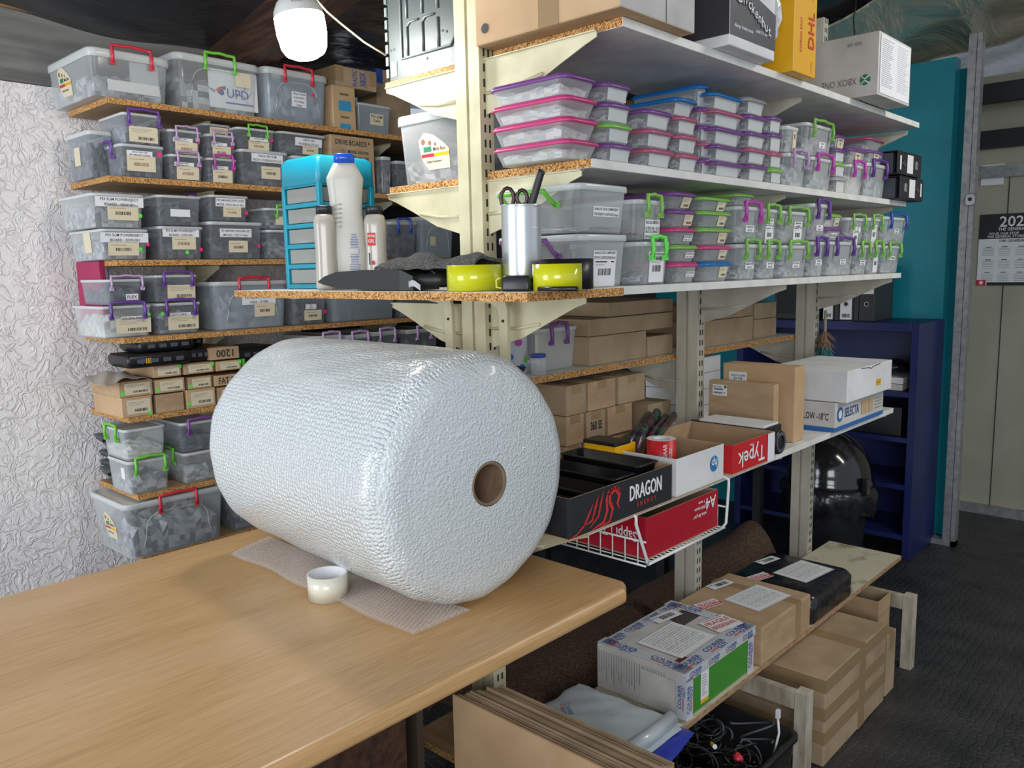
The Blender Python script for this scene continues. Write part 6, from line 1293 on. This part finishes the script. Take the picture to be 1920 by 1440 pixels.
# files on the bookcase
fz = bh+.001
def stand(label, px0, px1, ytop, m, lm, ring=True, Y=4.50, dep=.28):
    x0 = Xat(px0, Y, 1.35); x1 = Xat(px1, Y, 1.35); h = Zat(ytop, x0, Y)-fz; h = .30
    r = thing('lever_arch_file', label, 'file', ((x0+x1)/2, Y+dep/2, fz), 0, 'files standing on the bookcase'); w = x1-x0
    b = MB(); b.box(-w/2, w/2, -dep/2, dep/2, 0, h, m); b.build('cover', r, .002)
    if lm: l = MB(); l.T = frame((0, -dep/2-.0012, h*.5), (1, 0, 0), (0, 0, 1)); l.rect(-w*.42, -h*.02 if lm == 'half' else -h*.48, w*.42, h*.48, WHITE); l.build('label', r)
    if ring: l = MB(); l.T = frame((0, -dep/2-.003, h*.30), (1, 0, 0), (0, 0, 1)); l.loft([rr(.028, .028, .0138, 0), rr(.025, .025, .012, .002)], METAL, True, False); l.disc(0, 0, .010, INK, .0022); l.build('ring', r)
    if lm == 'full':
        l = MB(); l.T = frame((0, -dep/2-.002, h*.09), (1, 0, 0), (0, 0, 1)); barcode(l, 0, 0, w*.6, .02); l.build('print', r)
FILEB = plain('charcoal_file_board', (.035, .035, .037), .5)
stand('white spined file on the bookcase nearest the feather duster', 1543, 1564, 480, FILEB, 'full'); stand('black gap file between the two white spined files', 1565, 1573, 480, FILEB, None, False)
stand('second white spined file on the bookcase', 1574, 1600, 480, FILEB, 'full'); stand('slim black file between white and ringed files', 1601, 1610, 480, FILEB, None, False)
stand('black file with metal ring and white label on the bookcase', 1611, 1640, 480, FILEB, 'half'); 
r = thing('picture_frame', 'small dark framed screen on the bookcase behind the far post', 'frame', (Xat(1480, 4.52, 1.35), 4.54, fz)); b = MB(); b.box(-.09, .09, -.01, .01, 0, .25, FILEB); b.build('frame', r, .002); b = MB(); b.box(-.075, .075, -.0115, -.0101, .03, .235, BLACK); b.build('screen', r)
# feather duster hanging at the far post
r = thing('feather_duster', 'green feather duster hanging on the far post', 'duster', (-1.372, 3.335, 1.0)); b = MB(); q = random.Random(6)
FE = [plain('duster_green', (.10, .30, .20), .7), plain('duster_teal', (.03, .20, .20), .7), plain('duster_brown', (.30, .18, .12), .7)]
for k in range(900):
    z = .02+.26*q.random(); a = q.uniform(0, 6.28); L = q.uniform(.025, .05); c = Vector((.012, .012, z)); e = c+Vector((math.cos(a)*L, math.sin(a)*L, -.03-q.random()*.02)); s_ = Vector((-math.sin(a), math.cos(a), 0))*.003
    b.add([c-s_, c+s_, e+s_*.4, e-s_*.4], [(0, 1, 2, 3)], FE[2] if z > .24 else FE[k % 2])
o = b.build('feathers', r); b = MB(); b.tube([(.012, .012, .02), (.012, .012, .36)], .006, WW, 7); b.tube([(.012, .012, .02), (.01, .012, -.02), (.016, .012, -.03)], .0015, METAL, 5); b.build('stick', r)
# dome lid bin
r = thing('dome_lid_bin', 'black dome lidded rubbish bin in front of the navy bookcase', 'bin', (-1.63, 4.12, .001)); GB_ = plain('gloss_black_plastic', (.010, .010, .011), .14, coat=.5)
b = MB(); b.lathe([(.0005, 0), (.16, 0), (.165, .02), (.20, .42), (.20, .43)], BLACK, 40); b.build('body', r)
b = MB(); zr_ = .46; pr = [(.212, zr_-.02), (.214, zr_)]+[(.208*math.cos(a*math.pi/24), zr_+.01+.235*math.sin(a*math.pi/24)) for a in range(0, 12)]+[(.0005, zr_+.245)]; b.lathe(pr, GB_, 48); b.build('dome_lid', r)
b = MB(); q = random.Random(13); n = 60
rings = [[Vector(((R_+q.uniform(-.012, .02)*f)*math.cos(6.2832*k/n), (R_+q.uniform(-.012, .02)*f)*math.sin(6.2832*k/n), z+q.uniform(-.015, .015)*f)) for k in range(n)] for R_, z, f in ((.203, .44, 0), (.222, .436, .3), (.232, .40, 1), (.222, .35, 1.3), (.215, .30, 1.6))]
b.loft(rings, BLKF, False, False); b.build('bin_bag', r)
b = MB(); b.box(.20, .228, -.10, -.06, .42, .50, GB_); b.build('hinge', r, .004)
# side table and blue bench beyond
r = thing('side_table', 'dark topped wooden table seen beyond the low shelf', 'table', (-2.17, 3.33, 0)); b = MB(); b.box(-.37, .37, -.48, .47, .572, .60, CARD, {1: plain('dark_table_top', (.05, .055, .06), .3), 3: BEAM}); b.build('top', r, .002)
for x, y in ((-.33, -.44), (.33, -.44), (-.33, .43), (.33, .43)): b = MB(); b.box(x-.02, x+.02, y-.02, y+.02, .001, .5715, BLACK); b.build('leg', r)
# calendar and notice in the passage
ya_ = 5.612
x0 = Xat(1838, ya_, 1.8); r = thing('wall_calendar', 'black and white wall calendar on the passage wall', 'calendar', (x0+.19, ya_, 1.40)); b = MB(); b.T = frame((0, -.003, 0), (1, 0, 0), (0, 0, 1)); b.rect(-.19, 0, .19, .42, WHITE); b.build('sheet', r)
b = MB(); b.T = frame((0, -.0045, 0), (1, 0, 0), (0, 0, 1)); b.rect(-.19, .275, .19, .42, INK); b.text('2026', .0, .375, .060, WHITEINK, .26, .0006); b.text('THE GENERAL STORE', .02, .330, .017, WHITEINK, .22, .0006); b.text('YOUR ONE STOP', -.06, .305, .014, WHITEINK, .16, .0006); b.text('THE GENERAL STORE', -.05, .288, .014, WHITEINK, .2, .0006); b.rect(-.19, 0, -.14, .032, RED, .0004); b.disc(-.165, .016, .011, WHITEINK, .0008); b.rect(-.135, 0, .19, .018, INK, .0004); b.text('THE GENERAL STORE', .02, .262, .015, INK, .24)
for i in range(4):
    for j in range(3):
        cx_, cz = -.135+.085*i, .225-.075*j; b.rect(cx_-.015, cz, cx_+.015, cz+.004, INK)
        for k in range(5): b.rect(cx_-.03, cz-.008-.010*k, cx_+.03, cz-.006-.010*k, GREYINK)
b.build('printing', r)
xn = Xat(1840, ya_, 2.05); b = MB(); b.box(xn, xn+.12, ya_-.004, ya_, 1.99, 2.08+.03, WHITE); tag(b.build('paper_notice'), 'blank white paper notice above the calendar', 'notice')
# hanging wire and hook in the roof
hp_ = CAM+ray(1602, 35)*3.6; b = MB(); b.tube([hp_+Vector((0, 0, .16)), hp_+Vector((.004, 0, .05)), hp_+Vector((-.004, 0, 0)), hp_+Vector((.006, 0, -.08)), hp_+Vector((-.002, 0, -.15))], .0035, BLACK, 5); tag(b.build('hanging_wire'), 'thin black wire hanging below the silver roof foil', 'wire')
